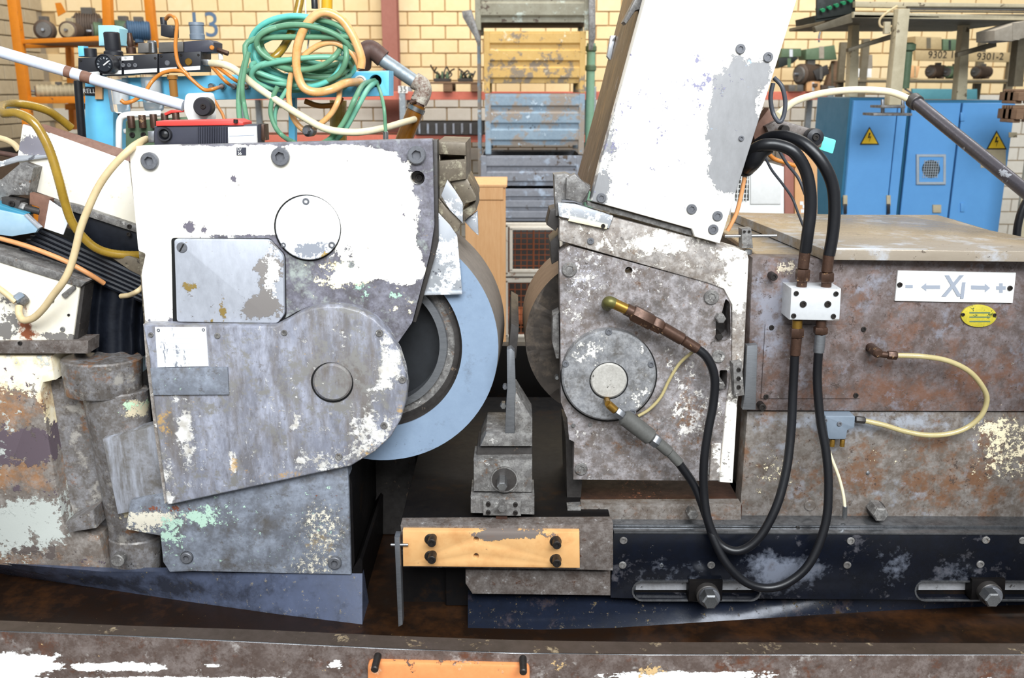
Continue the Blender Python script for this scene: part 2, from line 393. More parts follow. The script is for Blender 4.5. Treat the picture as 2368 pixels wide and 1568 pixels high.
mat('regulating_paint', '#878180', '#5b5655', [
    L('#4a4541', -0.75, [(1340, 1090, 140, 30, 0.6), (1640, 1000, 40, 200, 0.5)], scale=14, soft=0.4, strength=0.7, relief=0),
    L('#d6d1c8', -0.8, [(1400, 640, 160, 90, 0.35), (1600, 950, 80, 100, 0.7), (1570, 860, 60, 60, 0.5), (1330, 700, 50, 120, 0.4), (1480, 740, 120, 80, -0.3)], scale=44, amp=2.6, soft=0.14, col2='#c9c5c2'),
    L('#c4c2ca', -0.8, [(1340, 640, 80, 80, 0.5)], scale=70, amp=2.4, soft=0.15), L('#745236', -0.95, [(1620, 900, 60, 160, 0.6), (1500, 1010, 140, 70, 0.6), (1600, 960, 60, 60, 0.4)], scale=30, soft=0.35, strength=0.8, relief=0), L('#4c4744', -0.95, scale=60)],
    rough=0.46, metal=0.15, bscale=16, bump=0.08, mottle=('#5c4e42', '#b3afb2', 18))
mat('cap_paint', '#8c8d91', '#696a6c', [L('#dad7d0', -1.0, [(1360, 800, 70, 60, 1.0), (1480, 920, 60, 80, 0.8), (1470, 800, 50, 40, 0.5)], scale=40, amp=2.6, soft=0.1), L('#4b4641', -0.8, [(1350, 930, 90, 60, 0.4)], scale=20, soft=0.4, strength=0.6, relief=0)], rough=0.42, metal=0.2, bscale=16, bump=0.06, mottle=('#55524e', '#a5a5a6', 20))
mat('cap_centre', '#c5c2bb', '#8b8780', [L('#4a4540', -0.75, scale=40, amp=2.6)], rough=0.5, metal=0.2, bscale=30)
mat('arm_paint', '#97918c', '#69635f', [L('#efeae0', -0.6, [(1520, 560, 150, 40, 1.0), (1700, 640, 60, 110, 1.6), (1690, 1020, 50, 170, 1.6), (1330, 500, 80, 40, 0.5)], scale=36, amp=2.5, soft=0.14),
    L('#7a5d40', -1.0, [(1480, 570, 100, 20, 0.3)], scale=30, soft=0.35, strength=0.7, relief=0), L('#5c5856', -0.95, scale=60)], rough=0.5, metal=0.1, bscale=14, bump=0.05, mottle=('#6e5f50', '#c6c0ba', 18))
mat('dresser_paint', '#a2a2a4', '#858586', [
    L(WHITE, 1.35, [(1690, 290, 80, 190, -3.6), (1720, 230, 60, 110, -2.4), (1690, 400, 60, 60, -2.0), (1768, 165, 40, 40, -1.6), (1400, 330, 36, 260, -1.5), (1376, 446, 36, 50, -1.6), (1540, 500, 200, 30, -0.6), (1740, 240, 30, 60, 1.8)], scale=36, amp=2.3, soft=0.05, Y=1.97),
    L('#8987a0', -1.35, [(1520, 300, 260, 300, 0.65), (1640, 180, 90, 80, 0.5), (1400, 200, 60, 300, 0.6)], scale=44, amp=2.7, Y=1.97),
    L('#a8cdf0', -1.2, [(1590, 10, 60, 26, 1.8)], scale=30, soft=0.3, Y=1.97, relief=0)], rough=0.42, metal=0.1, bscale=8, stretch=(1, 1, 0.5), bump=0.04)
mat('dresser_side', '#6a5a4c', '#463e38', [L('#8a6a48', -0.7, scale=9, soft=0.4, stretch=(1, 1, 0.3), relief=0), L('#a8a29a', -0.95, scale=20, stretch=(1, 1, 0.4))], rough=0.4, metal=0.3, bscale=8, stretch=(1, 1, 0.3))
mat('body_rust', '#6d6361', '#4a403c', [
    L('#6d4832', -0.55, [(2150, 900, 320, 90, 0.7), (1950, 880, 120, 80, 0.4), (2250, 760, 160, 60, 0.3)], scale=10, soft=0.5, strength=0.7, relief=0), L('#7b7b84', -0.8, [(1790, 720, 80, 160, 0.9), (1960, 640, 200, 40, 0.3)], scale=12, soft=0.4, relief=0),
    L('#8d8680', -0.85, scale=74, amp=2.6, soft=0.15), L('#4a3d37', -0.8, scale=50, soft=0.2), L('#c9bca6', -1.15, [(1820, 620, 50, 30, 1.3), (2270, 900, 200, 60, 0.3)], scale=80, amp=2.5)],
    rough=0.46, metal=0.12, bscale=12, bump=0.08, mottle=('#4a362c', '#827a7c', 14))
mat('body_lower', '#7b756f', '#585049', [
    L('#6b4930', -0.6, [(2200, 1110, 280, 90, 0.8), (1970, 1100, 90, 90, 0.5)], scale=14, soft=0.4, strength=0.8, relief=0), L('#8a8d94', -0.9, [(1960, 980, 340, 40, 1.4)], scale=10, soft=0.4, relief=0),
    L('#e2d5b4', -1.25, [(2330, 1040, 120, 140, 1.3), (1790, 1090, 90, 110, 0.8), (2050, 1060, 160, 60, 0.5), (2270, 990, 140, 30, 0.7)], scale=80, amp=2.6, soft=0.1), L('#473c36', -0.8, [(2250, 1100, 160, 90, 0.3)], scale=56, amp=2.6, soft=0.15)],
    rough=0.42, metal=0.12, bscale=12, bump=0.08, mottle=('#4c3c30', '#8d8884', 16))
mat('rail_dark', '#171b26', '#0d0e12', [L('#7c8290', -1.05, [(1780, 1290, 150, 70, 1.7), (2040, 1280, 70, 70, 0.9), (1560, 1300, 120, 60, 0.7), (2180, 1300, 80, 60, 0.4)], scale=12, soft=0.6, strength=0.75, relief=0), L('#67635e', -1.05, scale=70, amp=2.4, strength=0.7),
    L('#3a2a18', -0.8, scale=12, soft=0.4, strength=0.5, relief=0)], rough=0.25, metal=0.25, bscale=8, bump=0.04)
mat('rail_edge', '#8f9194', '#4a4a4c', rough=0.25, metal=0.8, bscale=14)
mat('ochre_paint', '#dcb079', '#cf9a60', [L('#746a64', -1.2, [(1190, 1236, 150, 22, 2.2), (1130, 1240, 40, 26, 1.4)], scale=40, soft=0.08, Y=1.88), L('#a3602c', -1.0, [(1130, 1312, 240, 10, 1.2), (940, 1270, 16, 50, 0.9), (1300, 1240, 40, 30, 0.7), (1060, 1240, 60, 30, 0.6), (1010, 1270, 30, 60, 0.5)], scale=9, amp=2.0, soft=0.9, Y=1.88, relief=0, strength=0.6)], rough=0.5, bscale=3, bump=0.02)
mat('orange_guard', '#e0955e', '#d5804a', [L('#5b4a42', -1.0, [(1000, 1535, 200, 10, 0.6)], Y=1.535, scale=40), L('#eec7a8', -0.95, scale=20, soft=0.3, relief=0)], rough=0.5, bscale=10)
mat('bed_paint', '#655852', '#4a3f3b', [L('#99938f', -0.8, [(2000, 1530, 500, 24, 0.9), (300, 1500, 300, 16, 0.4)], scale=18, soft=0.3, relief=0), L('#5c3a2a', -0.8, [(800, 1550, 300, 40, 0.5)], scale=14, soft=0.4, relief=0),
    L('#fbfaf6', -1.15, [(30, 1540, 120, 70, 2.6), (110, 1525, 60, 50, 1.2), (260, 1540, 240, 20, 2.2), (420, 1568, 440, 14, 2.0), (1600, 1560, 340, 22, 2.3), (1900, 1572, 500, 10, 2.0), (2300, 1568, 200, 10, 1.2), (770, 1535, 40, 24, 1.5), (500, 1536, 60, 10, 1.2)], Y=1.55, scale=40, amp=2.6, stretch=(0.6, 1, 1.0)),
    L('#c8a878', -1.2, [(1280, 1540, 60, 30, 1.3), (1500, 1550, 60, 30, 1.3)], Y=1.55, scale=40)], rough=0.42, bscale=8, bump=0.06, mottle=('#43332b', '#807672', 14))
mat('bed_top', '#4b3f38', '#33291f', [L('#8a7a62', -0.85, [(1300, 1490, 80, 20, 0.9), (600, 1470, 120, 16, 0.5)], scale=20, soft=0.2)], rough=0.4, metal=0.2, bscale=8, bump=0.06)
mat('trough', '#22140a', '#120b07', [L('#3a220f', -0.5, scale=5, soft=0.6, relief=0), L('#8a6a30', -1.12, scale=70, amp=2.6)], rough=0.4, bscale=5, bump=0.06)
mat('skirt', '#545c72', '#3c4252', [L('#1e1e22', -0.7, [(300, 1370, 420, 40, 1.2), (640, 1410, 300, 30, 1.0)], scale=7, soft=0.5, relief=0, strength=0.8), L('#9c8a5c', -1.0, [(560, 1412, 260, 14, 1.0), (760, 1432, 120, 12, 1.0)], scale=60, soft=0.3, strength=0.6)], rough=0.3, metal=0.1, bscale=6, bump=0.08)  # dark lower layer puts the skirt's downward loss of light into the colour
mat('skirt_dark', '#1f2534', '#131720', [L('#3a4564', -0.8, [(1900, 1420, 400, 20, 0.8)], scale=9, soft=0.4, relief=0), L('#3a2c18', -0.7, [(1250, 1440, 260, 20, 1.0)], scale=9, soft=0.4, relief=0), L('#8d784a', -1.0, [(1200, 1450, 200, 8, 1.0)], scale=60, soft=0.3, strength=0.6)], rough=0.25, metal=0.2, bscale=6, bump=0.1)
mat('rust_floor', '#4a2a1a', '#23140e', [L('#a86a4a', -1.15, [(1480, 1140, 150, 22, 1.2)], Y=2.1, scale=90, amp=2.6)], rough=0.65, bscale=10, bump=0.1)
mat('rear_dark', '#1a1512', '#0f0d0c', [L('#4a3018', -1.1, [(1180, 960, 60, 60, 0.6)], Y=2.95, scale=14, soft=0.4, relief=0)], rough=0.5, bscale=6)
mat('bar_worn', '#746c67', '#544c48', [L('#c09e78', -1.15, [(1160, 1348, 60, 20, 1.7), (1100, 1345, 60, 30, 0.7)], scale=60, amp=2.5), L('#989492', -0.85, scale=46), L('#4a2e1e', -0.85, scale=30, soft=0.3)], rough=0.42, metal=0.2, bscale=16, bump=0.06, mottle=('#41342c', '#86807c', 20))
mat('wheel_abrasive', '#8497ad', '#76889e', [L('#66727f', -1.0, [(980, 1050, 140, 40, 0.6), (1080, 830, 40, 60, 0.2)], scale=90, amp=2.4, strength=0.6, relief=0.3), L('#5a6068', -1.1, [(1075, 800, 24, 200, 0.8)], scale=16, soft=0.5, strength=0.6, relief=0)], rough=0.7, bscale=6, bump=0.05, bumpscale=300)
mat('wheel_rim', '#867d74', '#6e665f', rough=0.7, bscale=8, bump=0.05, bumpscale=250)
mat('regwheel', '#5f564e', '#45403c', [L('#8a7a6a', -0.7, scale=6, soft=0.5, relief=0)], rough=0.55, bscale=5, bump=0.04)
mat('regwheel_rim', '#9a7f66', '#7d654f', rough=0.65, bscale=6)
mat('white_paint', '#e9ebf0', '#dcdfe6', [L('#8b8f98', -1.3, [(700, 585, 70, 30, 1.7), (740, 570, 40, 30, 0.8)], Y=1.986, scale=40), L('#b89a5a', -1.5, [(750, 590, 40, 16, 1.4)], Y=1.986, scale=40)], rough=0.5, bscale=4)
mat('white_clean', '#f2f2f0', '#e2e2de', rough=0.45, bscale=10)
mat('guard_white', '#faf6ec', '#f1e9d6', [L('#8a8790', -1.15, [(75, 335, 60, 40, 2.0), (120, 350, 30, 12, 0.8)], scale=30, Y=2.14), L('#a58a5a', -1.2, [(200, 430, 140, 80, 0.4)], scale=30, soft=0.4, Y=2.14, relief=0, strength=0.6)], rough=0.5, bscale=3)
mat('rust_strip', '#84614f', '#614439', rough=0.6, bscale=14, bump=0.1)
mat('sheet_bright', '#c9ccd0', '#9da2aa', [L('#f4f5f6', -0.35, [(1040, 620, 40, 70, 0.5)], scale=22, amp=2.5, soft=0.15), L('#5f6066', -0.75, scale=24, amp=2.6)], rough=0.35, metal=0.5, bscale=10)
mat('guard_dark', '#7a7060', '#544b40', [L('#a49d86', -0.7, scale=24, soft=0.4, relief=0), L('#3a332c', -0.8, scale=40)], rough=0.42, metal=0.2, bscale=10)
mat('nameplate', '#f4f6f8', '#e0e2e6', [L('#8b8f98', -0.75, [(400, 800, 60, 30, 0.3)], scale=40, stretch=(1, 1, 0.25))], rough=0.4, metal=0.1, bscale=8)
mat('grey_plate', '#bcc0c9', '#9b9ea6', [L('#807b78', -1.05, [(610, 650, 40, 90, 1.3), (600, 712, 80, 44, 1.9), (640, 600, 26, 60, 1.3)], scale=34), L('#f6f4ee', -1.25, [(635, 620, 30, 110, 1.7)], scale=50), L('#8a7440', -1.25, [(440, 660, 40, 18, 1.6), (520, 715, 14, 40, 1.6), (490, 740, 40, 14, 1.0)], scale=50, soft=0.2)], rough=0.38, metal=0.15, bscale=14, stretch=(1, 1, 0.5))
mat('valve_alu', '#dcdee0', '#c2c4c6', [L('#857f7a', -1.1, [(1930, 690, 25, 30, 1.0), (1920, 725, 30, 16, 0.9)], scale=30)], rough=0.4, metal=0.3, bscale=10)
mat('brown_fitting', '#5a4236', '#38281f', [L('#8a6b4a', -0.8, scale=40)], rough=0.4, metal=0.5, bscale=30)
mat('brass', '#a8843c', '#7a5a26', rough=0.35, metal=0.8, bscale=40)
mat('grey_sleeve', '#5b5b58', '#454441', rough=0.5, bscale=30)
mat('top_plate', '#a59a8b', '#877b6b', [L('#a9aeb6', -0.7, scale=6, soft=0.5, relief=0), L('#5c5146', -1.0, scale=40)], rough=0.25, metal=0.25, bscale=6, stretch=(0.4, 2.2, 1))
mat('plate_edge', '#cfd8e4', '#aeb8c6', rough=0.35, metal=0.1, bscale=10, stretch=(0.2, 1, 1))
mat('yellow_plate', '#c9b63a', '#8f8a2c', [L('#4f5a2a', -0.7, scale=50)], rough=0.4, bscale=40)
mat('clear_yellow', '#c9bb8c', '#b5a572', rough=0.25, coat=0.4, trans=0.25, bscale=10)
mat('amber_hose', '#b49232', '#8f6f22', rough=0.25, coat=0.4, trans=0.25, bscale=12)
mat('amber_dark', '#8a5a1c', '#6b4112', rough=0.2, coat=0.5, trans=0.2, bscale=12)
mat('beige_cable', '#d6c29a', '#c3ab80', rough=0.5, bscale=14)
mat('cream_hose', '#e9e0c2', '#d8cba4', rough=0.4, bscale=14)
mat('orange_tube', '#cf8436', '#b86f2a', rough=0.35, bscale=16, coat=0.2)
mat('peach_cable', '#d89c6a', '#c48550', rough=0.45, bscale=16)
mat('highlit_tube', '#d98f3e', '#e9bd8c', rough=0.3, bscale=5, coat=0.2)  # orange tube; its pale highlights are put into the second tone
mat('green_hose', '#6c9c7c', '#578668', rough=0.4, bscale=8)
mat('teal_hose', '#74ccc0', '#5cb5a9', rough=0.4, bscale=8)
mat('cyan_paint', '#74c7ea', '#5fb6de', rough=0.4, bscale=4)
mat('cyan_shade', '#3d8aa6', '#35788f', rough=0.45, bscale=4)
mat('pipe_paint', '#d4dbe8', '#bcc4d4', [L('#6a4634', -1.15, scale=30, amp=2.4)], rough=0.5, bscale=8)
mat('rust_pipe', '#5d4138', '#443029', rough=0.6, bscale=14, bump=0.1)
mat('galvanised', '#a5adb2', '#7b848a', [L('#d4d8da', -0.8, scale=24)], rough=0.5, metal=0.5, bscale=14)
mat('red_lid', '#d9473f', '#c93a34', rough=0.4, bscale=10)
mat('sensor_grey', '#3a3b46', '#30313b', rough=0.45, bscale=10)
mat('glass_bowl', '#f6f8fa', rough=0.08, trans=0.85)
mat('amber_glass', '#b07a3a', rough=0.2, trans=0.4)
mat('grey_plastic', '#78838f', '#68737f', rough=0.4, bscale=10)
mat('gauge_face', '#20242a', rough=0.25)
mat('mint_tag', '#6fe0cf', '#62d0c0', rough=0.4, bscale=10)
mat('tray_blue', '#8fb0c6', '#a9c3d3', rough=0.35, metal=0.2, bscale=5)
mat('paper', '#eef3f8', '#dfe6ee', rough=0.6, bscale=6)
mat('mark_grey', '#8d939e', rough=0.5)
mat('mark_light', '#c9cdd2', rough=0.5)
# hall
mat('brick_cream', '#ebd3a6', '#e2c795', rough=0.85, bscale=2.5, bump=0.1, bumpscale=50)
mat('brick_cream_pale', '#efdab2', '#e4cb9c', rough=0.85, bscale=2.5, bump=0.1, bumpscale=50)
mat('brick_white', '#dad6cc', '#c9c3b6', rough=0.85, bscale=2.5, bump=0.2, bumpscale=50)
mat('brick_shaded_grey', '#b7a98f', '#a3967e', rough=0.9, bscale=2.5, bump=0.2, bumpscale=50)  # left wall blocks; the shade on that wall is put into the grey
mat('mortar', '#c9ad80', '#b99c6e', rough=0.95, bscale=6)
mat('mortar_shaded_grey', '#9b9282', '#8d8373', rough=0.95, bscale=6)  # mortar of the left wall, toned down for its shade
mat('concrete_floor', '#6c6860', '#57534b', rough=0.8, bscale=2)
mat('column_red', '#9c6456', '#8e594c', rough=0.6, bscale=4)
mat('beam_red', '#cf7460', '#bd6450', rough=0.55, bscale=6)
mat('rack_orange', '#d5821d', '#bf6f14', [L('#6b4020', -1.0, scale=8)], rough=0.5, bscale=5)
mat('number_blue', '#5a7390', rough=0.8)
mat('crate_olive', '#9a9886', '#7b7665', [L('#b4bdb4', -0.65, scale=5, soft=0.2), L('#54463a', -0.7, scale=9)], rough=0.6, bscale=4)
mat('crate_yellow', '#d3b06c', '#c29a54', [L('#8a7c6a', -0.35, scale=5, soft=0.15), L('#efe0c0', -0.9, scale=7, soft=0.2), L('#4f4138', -0.95, scale=14)], rough=0.6, bscale=5)
mat('crate_blue', '#93a8b8', '#76899a', [L('#958a7f', -0.15, scale=4, soft=0.2), L('#c3d3e0', -0.8, scale=10), L('#4f565e', -0.95, scale=12)], rough=0.6, bscale=5)
mat('crate_grey', '#8f939c', '#70727a', [L('#a3b0c2', -0.6, scale=5, soft=0.3), L('#54483f', -0.75, scale=9)], rough=0.55, bscale=5)
mat('crate_dark', '#3d3a38', '#2c2927', rough=0.6, bscale=5)
mat('pale_green', '#8fb59a', '#79a286', rough=0.6, bscale=5)
mat('cage_white', '#d3cec4', '#bfb6a6', [L('#8b5230', -0.75, scale=9)], rough=0.6, bscale=6)
mat('cage_rust', '#8a4a26', '#6b3518', rough=0.8, bscale=12)
mat('wood', '#dcae7e', '#c99562', rough=0.7, bscale=9, stretch=(3, 3, 0.3))
mat('wood_grey', '#8a6d54', '#6c5340', rough=0.8, bscale=9, stretch=(0.4, 3, 3))
mat('cabinet_blue', '#64a2dc', '#5997d2', rough=0.4, bscale=2)
mat('cabinet_dark', '#2f6f90', '#28627f', rough=0.5, bscale=2)
mat('vent_frame', '#a9b4bd', '#97a2ab', rough=0.5, bscale=8)
mat('vent_dark', '#3a3a36', rough=0.7)
mat('sign_yellow', '#e8bf1e', rough=0.45)
mat('sign_black', '#1c1712', rough=0.5)
mat('frame_cream', '#c8bda0', '#a89c80', [L('#6a5c48', -0.8, scale=8)], rough=0.55, bscale=5)
mat('frame_brown', '#6e6552', '#544c3c', rough=0.6, bscale=5)
mat('plank', '#b5a078', '#9c8762', rough=0.7, bscale=5)
mat('motor_brown', '#5b4a3c', '#43362c', rough=0.6, bscale=8)
mat('motor_green', '#5e7358', '#4c6048', rough=0.6, bscale=8)
mat('motor_blue', '#3a5a78', '#2f4a64', rough=0.6, bscale=8)
mat('motor_cream', '#b0a487', '#8f8368', rough=0.6, bscale=8)
mat('motor_grey', '#6d6a66', '#55524e', rough=0.55, metal=0.3, bscale=8)
mat('bottle_green', '#1f8a5a', '#187048', rough=0.35, bscale=8)
mat('bottle_crate', '#1d2420', '#151a17', rough=0.6, bscale=8)
mat('stone_grey', '#a39a8c', '#877e70', rough=0.9, bscale=8)
mat('teal_box', '#4f8a94', '#417682', rough=0.6, bscale=5)

mat('slide_white', '#f2eee2', '#e6dcc4', [L('#7a7672', -1.1, [(20, 760, 120, 50, 1.6), (140, 780, 90, 20, 1.2), (10, 700, 40, 60, 0.5)], Y=2.05, scale=14), L('#8a4f34', -1.1, [(60, 760, 30, 60, 1.0), (40, 780, 80, 16, 0.6)], Y=2.05, scale=16, soft=0.3, relief=0)], rough=0.5, bscale=4)
mat('green_teal', '#68b39c', '#76a78c', rough=0.4, bscale=8)
mat('teal_pale', '#a3d3dc', '#8fc4cf', rough=0.45, bscale=5)
mat('sign_yellow_hose', '#d9a526', '#c9951c', rough=0.35, bscale=8)
mat('brass_green', '#6f6a38', '#4a4a2c', rough=0.45, metal=0.5, bscale=40)
mat('pipe_peel', '#b9b3a6', '#6a4d40', rough=0.6, bscale=30, contrast=2.0)
mat('grey_rubber', '#4a4d54', '#3a3c42', rough=0.4, bscale=20)
mat('arm_tube', '#5c5a60', '#454046', [L('#8b8d92', -0.9, scale=20)], rough=0.3, metal=0.6, bscale=14)

mat('pad_casting', '#8a8c92', '#6a655e', [L('#5d574f', -0.6, scale=14, soft=0.5, stretch=(1, 1, 0.15), strength=0.8, relief=0), L('#a9adb8', -0.6, scale=9, soft=0.5, stretch=(1, 1, 0.15), relief=0)], rough=0.36, metal=0.15, bscale=12, stretch=(1, 1, 0.15), mottle=('#5d564c', '#989aa2', 12))
mat('well_dark', '#2b2d30', '#1d1e20', rough=0.5, bscale=10, spec=0.3)

mat('slot_bright', '#b5b6ba', '#8d8c8c', [L('#4a4642', -0.8, scale=50)], rough=0.35, metal=0.3, bscale=30)

# ================================================================ the hall
tag(box('floor', (1.0, 4.0, -0.1), (13.0, 14.0, 0.2), 'concrete_floor', bev=0), 'grey concrete hall floor under the machine', kind='structure')
WY, BW, BH = 10.5, 0.268, 0.1415
zj = P(1000, 26, WY).z; zj -= BH * int(zj / BH)
wall = tag(box('wall_back', (1.5, WY + 0.16, 2.3), (13.2, 0.3, 4.6), 'mortar', bev=0), 'cream block wall at the back of the hall', kind='structure')
wall_l = tag(box('wall_left', (-5.16, 7.5, 2.3), (0.3, 6.0, 4.6), 'mortar_shaded_grey', bev=0), 'block wall in shaded grey at the left of the hall', kind='structure')
def brick_mesh(name, m, s):
    bm = bmesh.new(); bmesh.ops.create_cube(bm, size=1.0)
    for v in bm.verts: v.co = Vector((v.co.x * s[0], v.co.y * s[1], (v.co.z + 0.5) * s[2]))
    fe = [e for e in bm.edges]; bmesh.ops.bevel(bm, geom=fe, offset=0.004, segments=1, affect='EDGES')
    me = bpy.data.meshes.new(name); bm.to_mesh(me); bm.free(); me.materials.append(MATS[m]); return me
bmesh_ = {k: brick_mesh('brick', k, (BW - 0.014, 0.03, BH - 0.012)) for k in ('brick_cream', 'brick_cream_pale', 'brick_white')}
side_me = brick_mesh('brick', 'brick_shaded_grey', (0.03, BW - 0.014, BH - 0.012))
def proj(v):
    d = v - Vector((0, 0, CAMZ)); f = d.y * _cp - d.z * _sp; u = d.y * _sp + d.z * _cp
    return CX + FPX * d.x / f, CY - FPX * u / f
WIN = [(330, -10, 1110, 215), (1375, -10, 1480, 140), (1790, -10, 1990, 115), (165, -10, 330, 60), (960, 215, 1125, 345), (640, 225, 960, 320), (1985, 70, 2100, 150), (1975, 150, 2095, 215), (2280, 70, 2345, 195), (1830, 240, 1925, 330), (1085, 330, 1125, 420)]
ind, rest = [], {'brick_cream': ([], []), 'brick_white': ([], [])}
zpaint = P(1000, 232, WY).z
row = 0
for k in range(33):
    z = zj + BH * (k - 1)
    if z < -0.01 or z > 4.4: continue
    x = -5.0 + (BW / 2 if k % 2 else 0)
    while x < 7.9:
        c = Vector((x + BW / 2, WY - 0.002, z + BH / 2)); p = proj(c)
        mk = 'brick_white' if z + BH / 2 < zpaint else random.choice(('brick_cream', 'brick_cream', 'brick_cream_pale'))
        if any(a - 20 <= p[0] <= c2 + 20 and b - 12 <= p[1] <= d + 12 for a, b, c2, d in WIN) and len(ind) < 300:
            o = bpy.data.objects.new('brick', bmesh_[mk]); COL.objects.link(o); o.parent = wall; WPOS[o] = Vector((c.x, WY - 0.002 + random.uniform(-0.002, 0.002), z)); ind.append(o)
        else:
            V, F = rest['brick_white' if mk == 'brick_white' else 'brick_cream']; n = len(V)
            for sx in (-1, 1):
                for sy in (-0.015, 0.015):
                    for sz in (0, BH - 0.012): V.append((c.x + sx * (BW - 0.014) / 2, WY + sy, z + sz))
            F += [tuple(n + i for i in q) for q in ((0, 1, 5, 4), (0, 2, 3, 1), (4, 5, 7, 6), (1, 3, 7, 5), (0, 4, 6, 2))]
        x += BW
for mk, (V, F) in rest.items(): tag(obj('brickwork', V, F, mk, wall, smooth=False), kind='stuff')
V, F = [], []; cnt = 0
for k in range(33):
    z = zj + BH * (k - 1)
    if z < -0.01 or z > 4.4: continue
    y = 10.48 - (BW / 2 if k % 2 else 0) - BW / 2
    while y > 4.6:
        p = proj(Vector((-5, y, z + BH / 2)))
        if -20 < p[0] < 190 and -10 < p[1] < 330 and cnt < 120:
            o = bpy.data.objects.new('brick', side_me); COL.objects.link(o); o.parent = wall_l; WPOS[o] = Vector((-5.0, y, z)); cnt += 1
        else:
            n = len(V)
            for sx in (-0.015, 0.015):
                for sy in (-1, 1):
                    for sz in (0, BH - 0.012): V.append((-5 + sx, y + sy * (BW - 0.014) / 2, z + sz))
            F += [tuple(n + i for i in q) for q in ((4, 6, 7, 5), (0, 4, 5, 1), (2, 3, 7, 6), (1, 5, 7, 3), (0, 2, 6, 4))]
        y -= BW
tag(obj('brickwork', V, F, 'brick_shaded_grey', wall_l, smooth=False), kind='stuff')
text_mesh('painted_number', '13', P(470, 60, WY - 0.02), 0.36, 'number_blue', wall, 0.001, (1.0, 1.0))

# steel column on the wall: an H section
colm = thing('steel_column', 'reddish brown steel column standing against the back wall', 'column')
cx0, cx1 = P(886, 150, 10.2).x, P(921, 150, 10.2).x
box('flange', ((cx0 + cx1) / 2, 10.2, 2.3), (cx1 - cx0, 0.015, 4.6), 'column_red', colm)
box('web', ((cx0 + cx1) / 2, 10.3, 2.3), (0.012, 0.19, 4.6), 'column_red', colm)
box('rear_flange', ((cx0 + cx1) / 2, 10.4, 2.3), (cx1 - cx0, 0.015, 4.6), 'column_red', colm)

# ---------------------------------------------------------------- red shelving along the wall
def zat(py, Y): return P(1184, py, Y).z
rk = thing('pallet_rack', 'long red steel shelf frame along the back wall', 'shelf rack')
for (ya, yb) in ((212, 231), (312, 329)):
    za, zb = zat(ya, 9.5), zat(yb, 9.5)
    x0, x1 = P(560, 220, 9.5).x, P(1920, 220, 9.5).x
    box('beam', ((x0 + x1) / 2, 9.5, (za + zb) / 2), (x1 - x0, 0.05, za - zb), 'beam_red', rk)
    box('beam', ((x0 + x1) / 2, 10.05, (za + zb) / 2), (x1 - x0, 0.05, za - zb), 'beam_red', rk)
    box('shelf_board', ((x0 + x1) / 2, 9.78, za - 0.02), (x1 - x0, 0.5, 0.02), 'wood_grey', rk)
for px in (560, 932, 1370, 1915):
    x = P(px, 230, 9.5).x; zt = zat(200, 9.5)
    box('upright', (x, 9.45, zt / 2), (0.06, 0.05, zt), 'galvanised', rk)
    box('upright', (x, 10.1, zt / 2), (0.06, 0.05, zt), 'galvanised', rk)
tagc = pbox('shelf_card', 921, 199, 943, 215, 9.42, 0.004, 'white_clean', rk, 0)
text_mesh('card_number', '35', P(932, 207, 9.415), 0.075, 'sign_black', rk, 0.0006)

def pallet(name, label, x0, x1, ytop, ybot, Y, depth, group=None):
    t = thing(name, label, 'pallet', group)
    za, zb = zat(ytop, Y), zat(ybot, Y); xa, xb = P(x0, ytop, Y).x, P(x1, ytop, Y).x; h = za - zb; w = xb - xa
    for i in range(5): box('top_board', ((xa + xb) / 2, Y + depth * (i + 0.5) / 5, za - h * 0.1), (w, depth / 5 - 0.02, h * 0.2), 'wood_grey', t)
    for i in range(3):
        for j in range(3): box('block', (xa + w * (0.08 + 0.42 * i), Y + depth * (0.1 + 0.4 * j), zb + h * 0.5), (w * 0.14, 0.09, h * 0.6), 'wood_grey', t)
    for i in range(3): box('bottom_board', (xa + w * (0.08 + 0.42 * i), Y + depth / 2, zb + h * 0.1), (w * 0.14, depth, h * 0.2), 'wood_grey', t)
    return t
pallet('wooden_pallet', 'weathered wooden pallet on the upper red shelf beside the red column', 958, 1112, 189, 211.5, 9.42, 0.6)
def scrap_basket(name, label, x0, x1, y0, y1, Y, seed):
    """open heap of bent wires and small castings in a shallow tray"""
    t = thing(name, label, 'scrap parts'); rr = random.Random(seed)
    a, b = P(x0, y1, Y), P(x1, y1, Y); w = b.x - a.x
    box('tray', ((a.x + b.x) / 2, Y + 0.15, a.z + 0.015), (w, 0.25, 0.03), 'crate_dark', t)
    h = zat(y0, Y) - a.z
    for i in range(7):
        pts = []; q = Vector((a.x + w * rr.uniform(0.1, 0.9), Y + 0.15 + rr.uniform(-0.1, 0.1), a.z + 0.03))
        for k in range(4): pts.append(q.copy()); q = q + Vector((rr.uniform(-0.3, 0.3) * w, rr.uniform(-0.05, 0.05), rr.uniform(0.1, 0.4) * h))
        sweep('wire', pts, 0.008, 'dark_steel', t, n=6, sub=4)
    for i in range(3):
        c = Vector((a.x + w * (0.2 + 0.3 * i), Y + 0.12, a.z + 0.03))
        lathe('casting', c, (0, 0, 1), [(w*0.1, 0), (w*0.12, h*0.2), (w*0.06, h*0.35), (w*0.06, h*0.55)], 'motor_green', t, 10)
scrap_basket('scrap_tray', 'tray of tangled wires and fittings on the pallet, nearer the column', 1002, 1040, 158, 188.5, 9.5, 3)
scrap_basket('scrap_tray', 'tray of tangled wires and fittings on the pallet, nearer the crates', 1058, 1092, 165, 188.5, 9.5, 9)
bin_ = thing('storage_bin', 'long dark grey ribbed bin on the lower red shelf', 'bin')
za, zb = zat(283, 9.42), zat(312, 9.42); xa, xb = P(960, 300, 9.42).x, P(1118, 300, 9.42).x
box('back_panel', ((xa + xb)/2, 9.9, (za+zb)/2), (xb - xa, 0.02, za - zb), 'crate_dark', bin_)
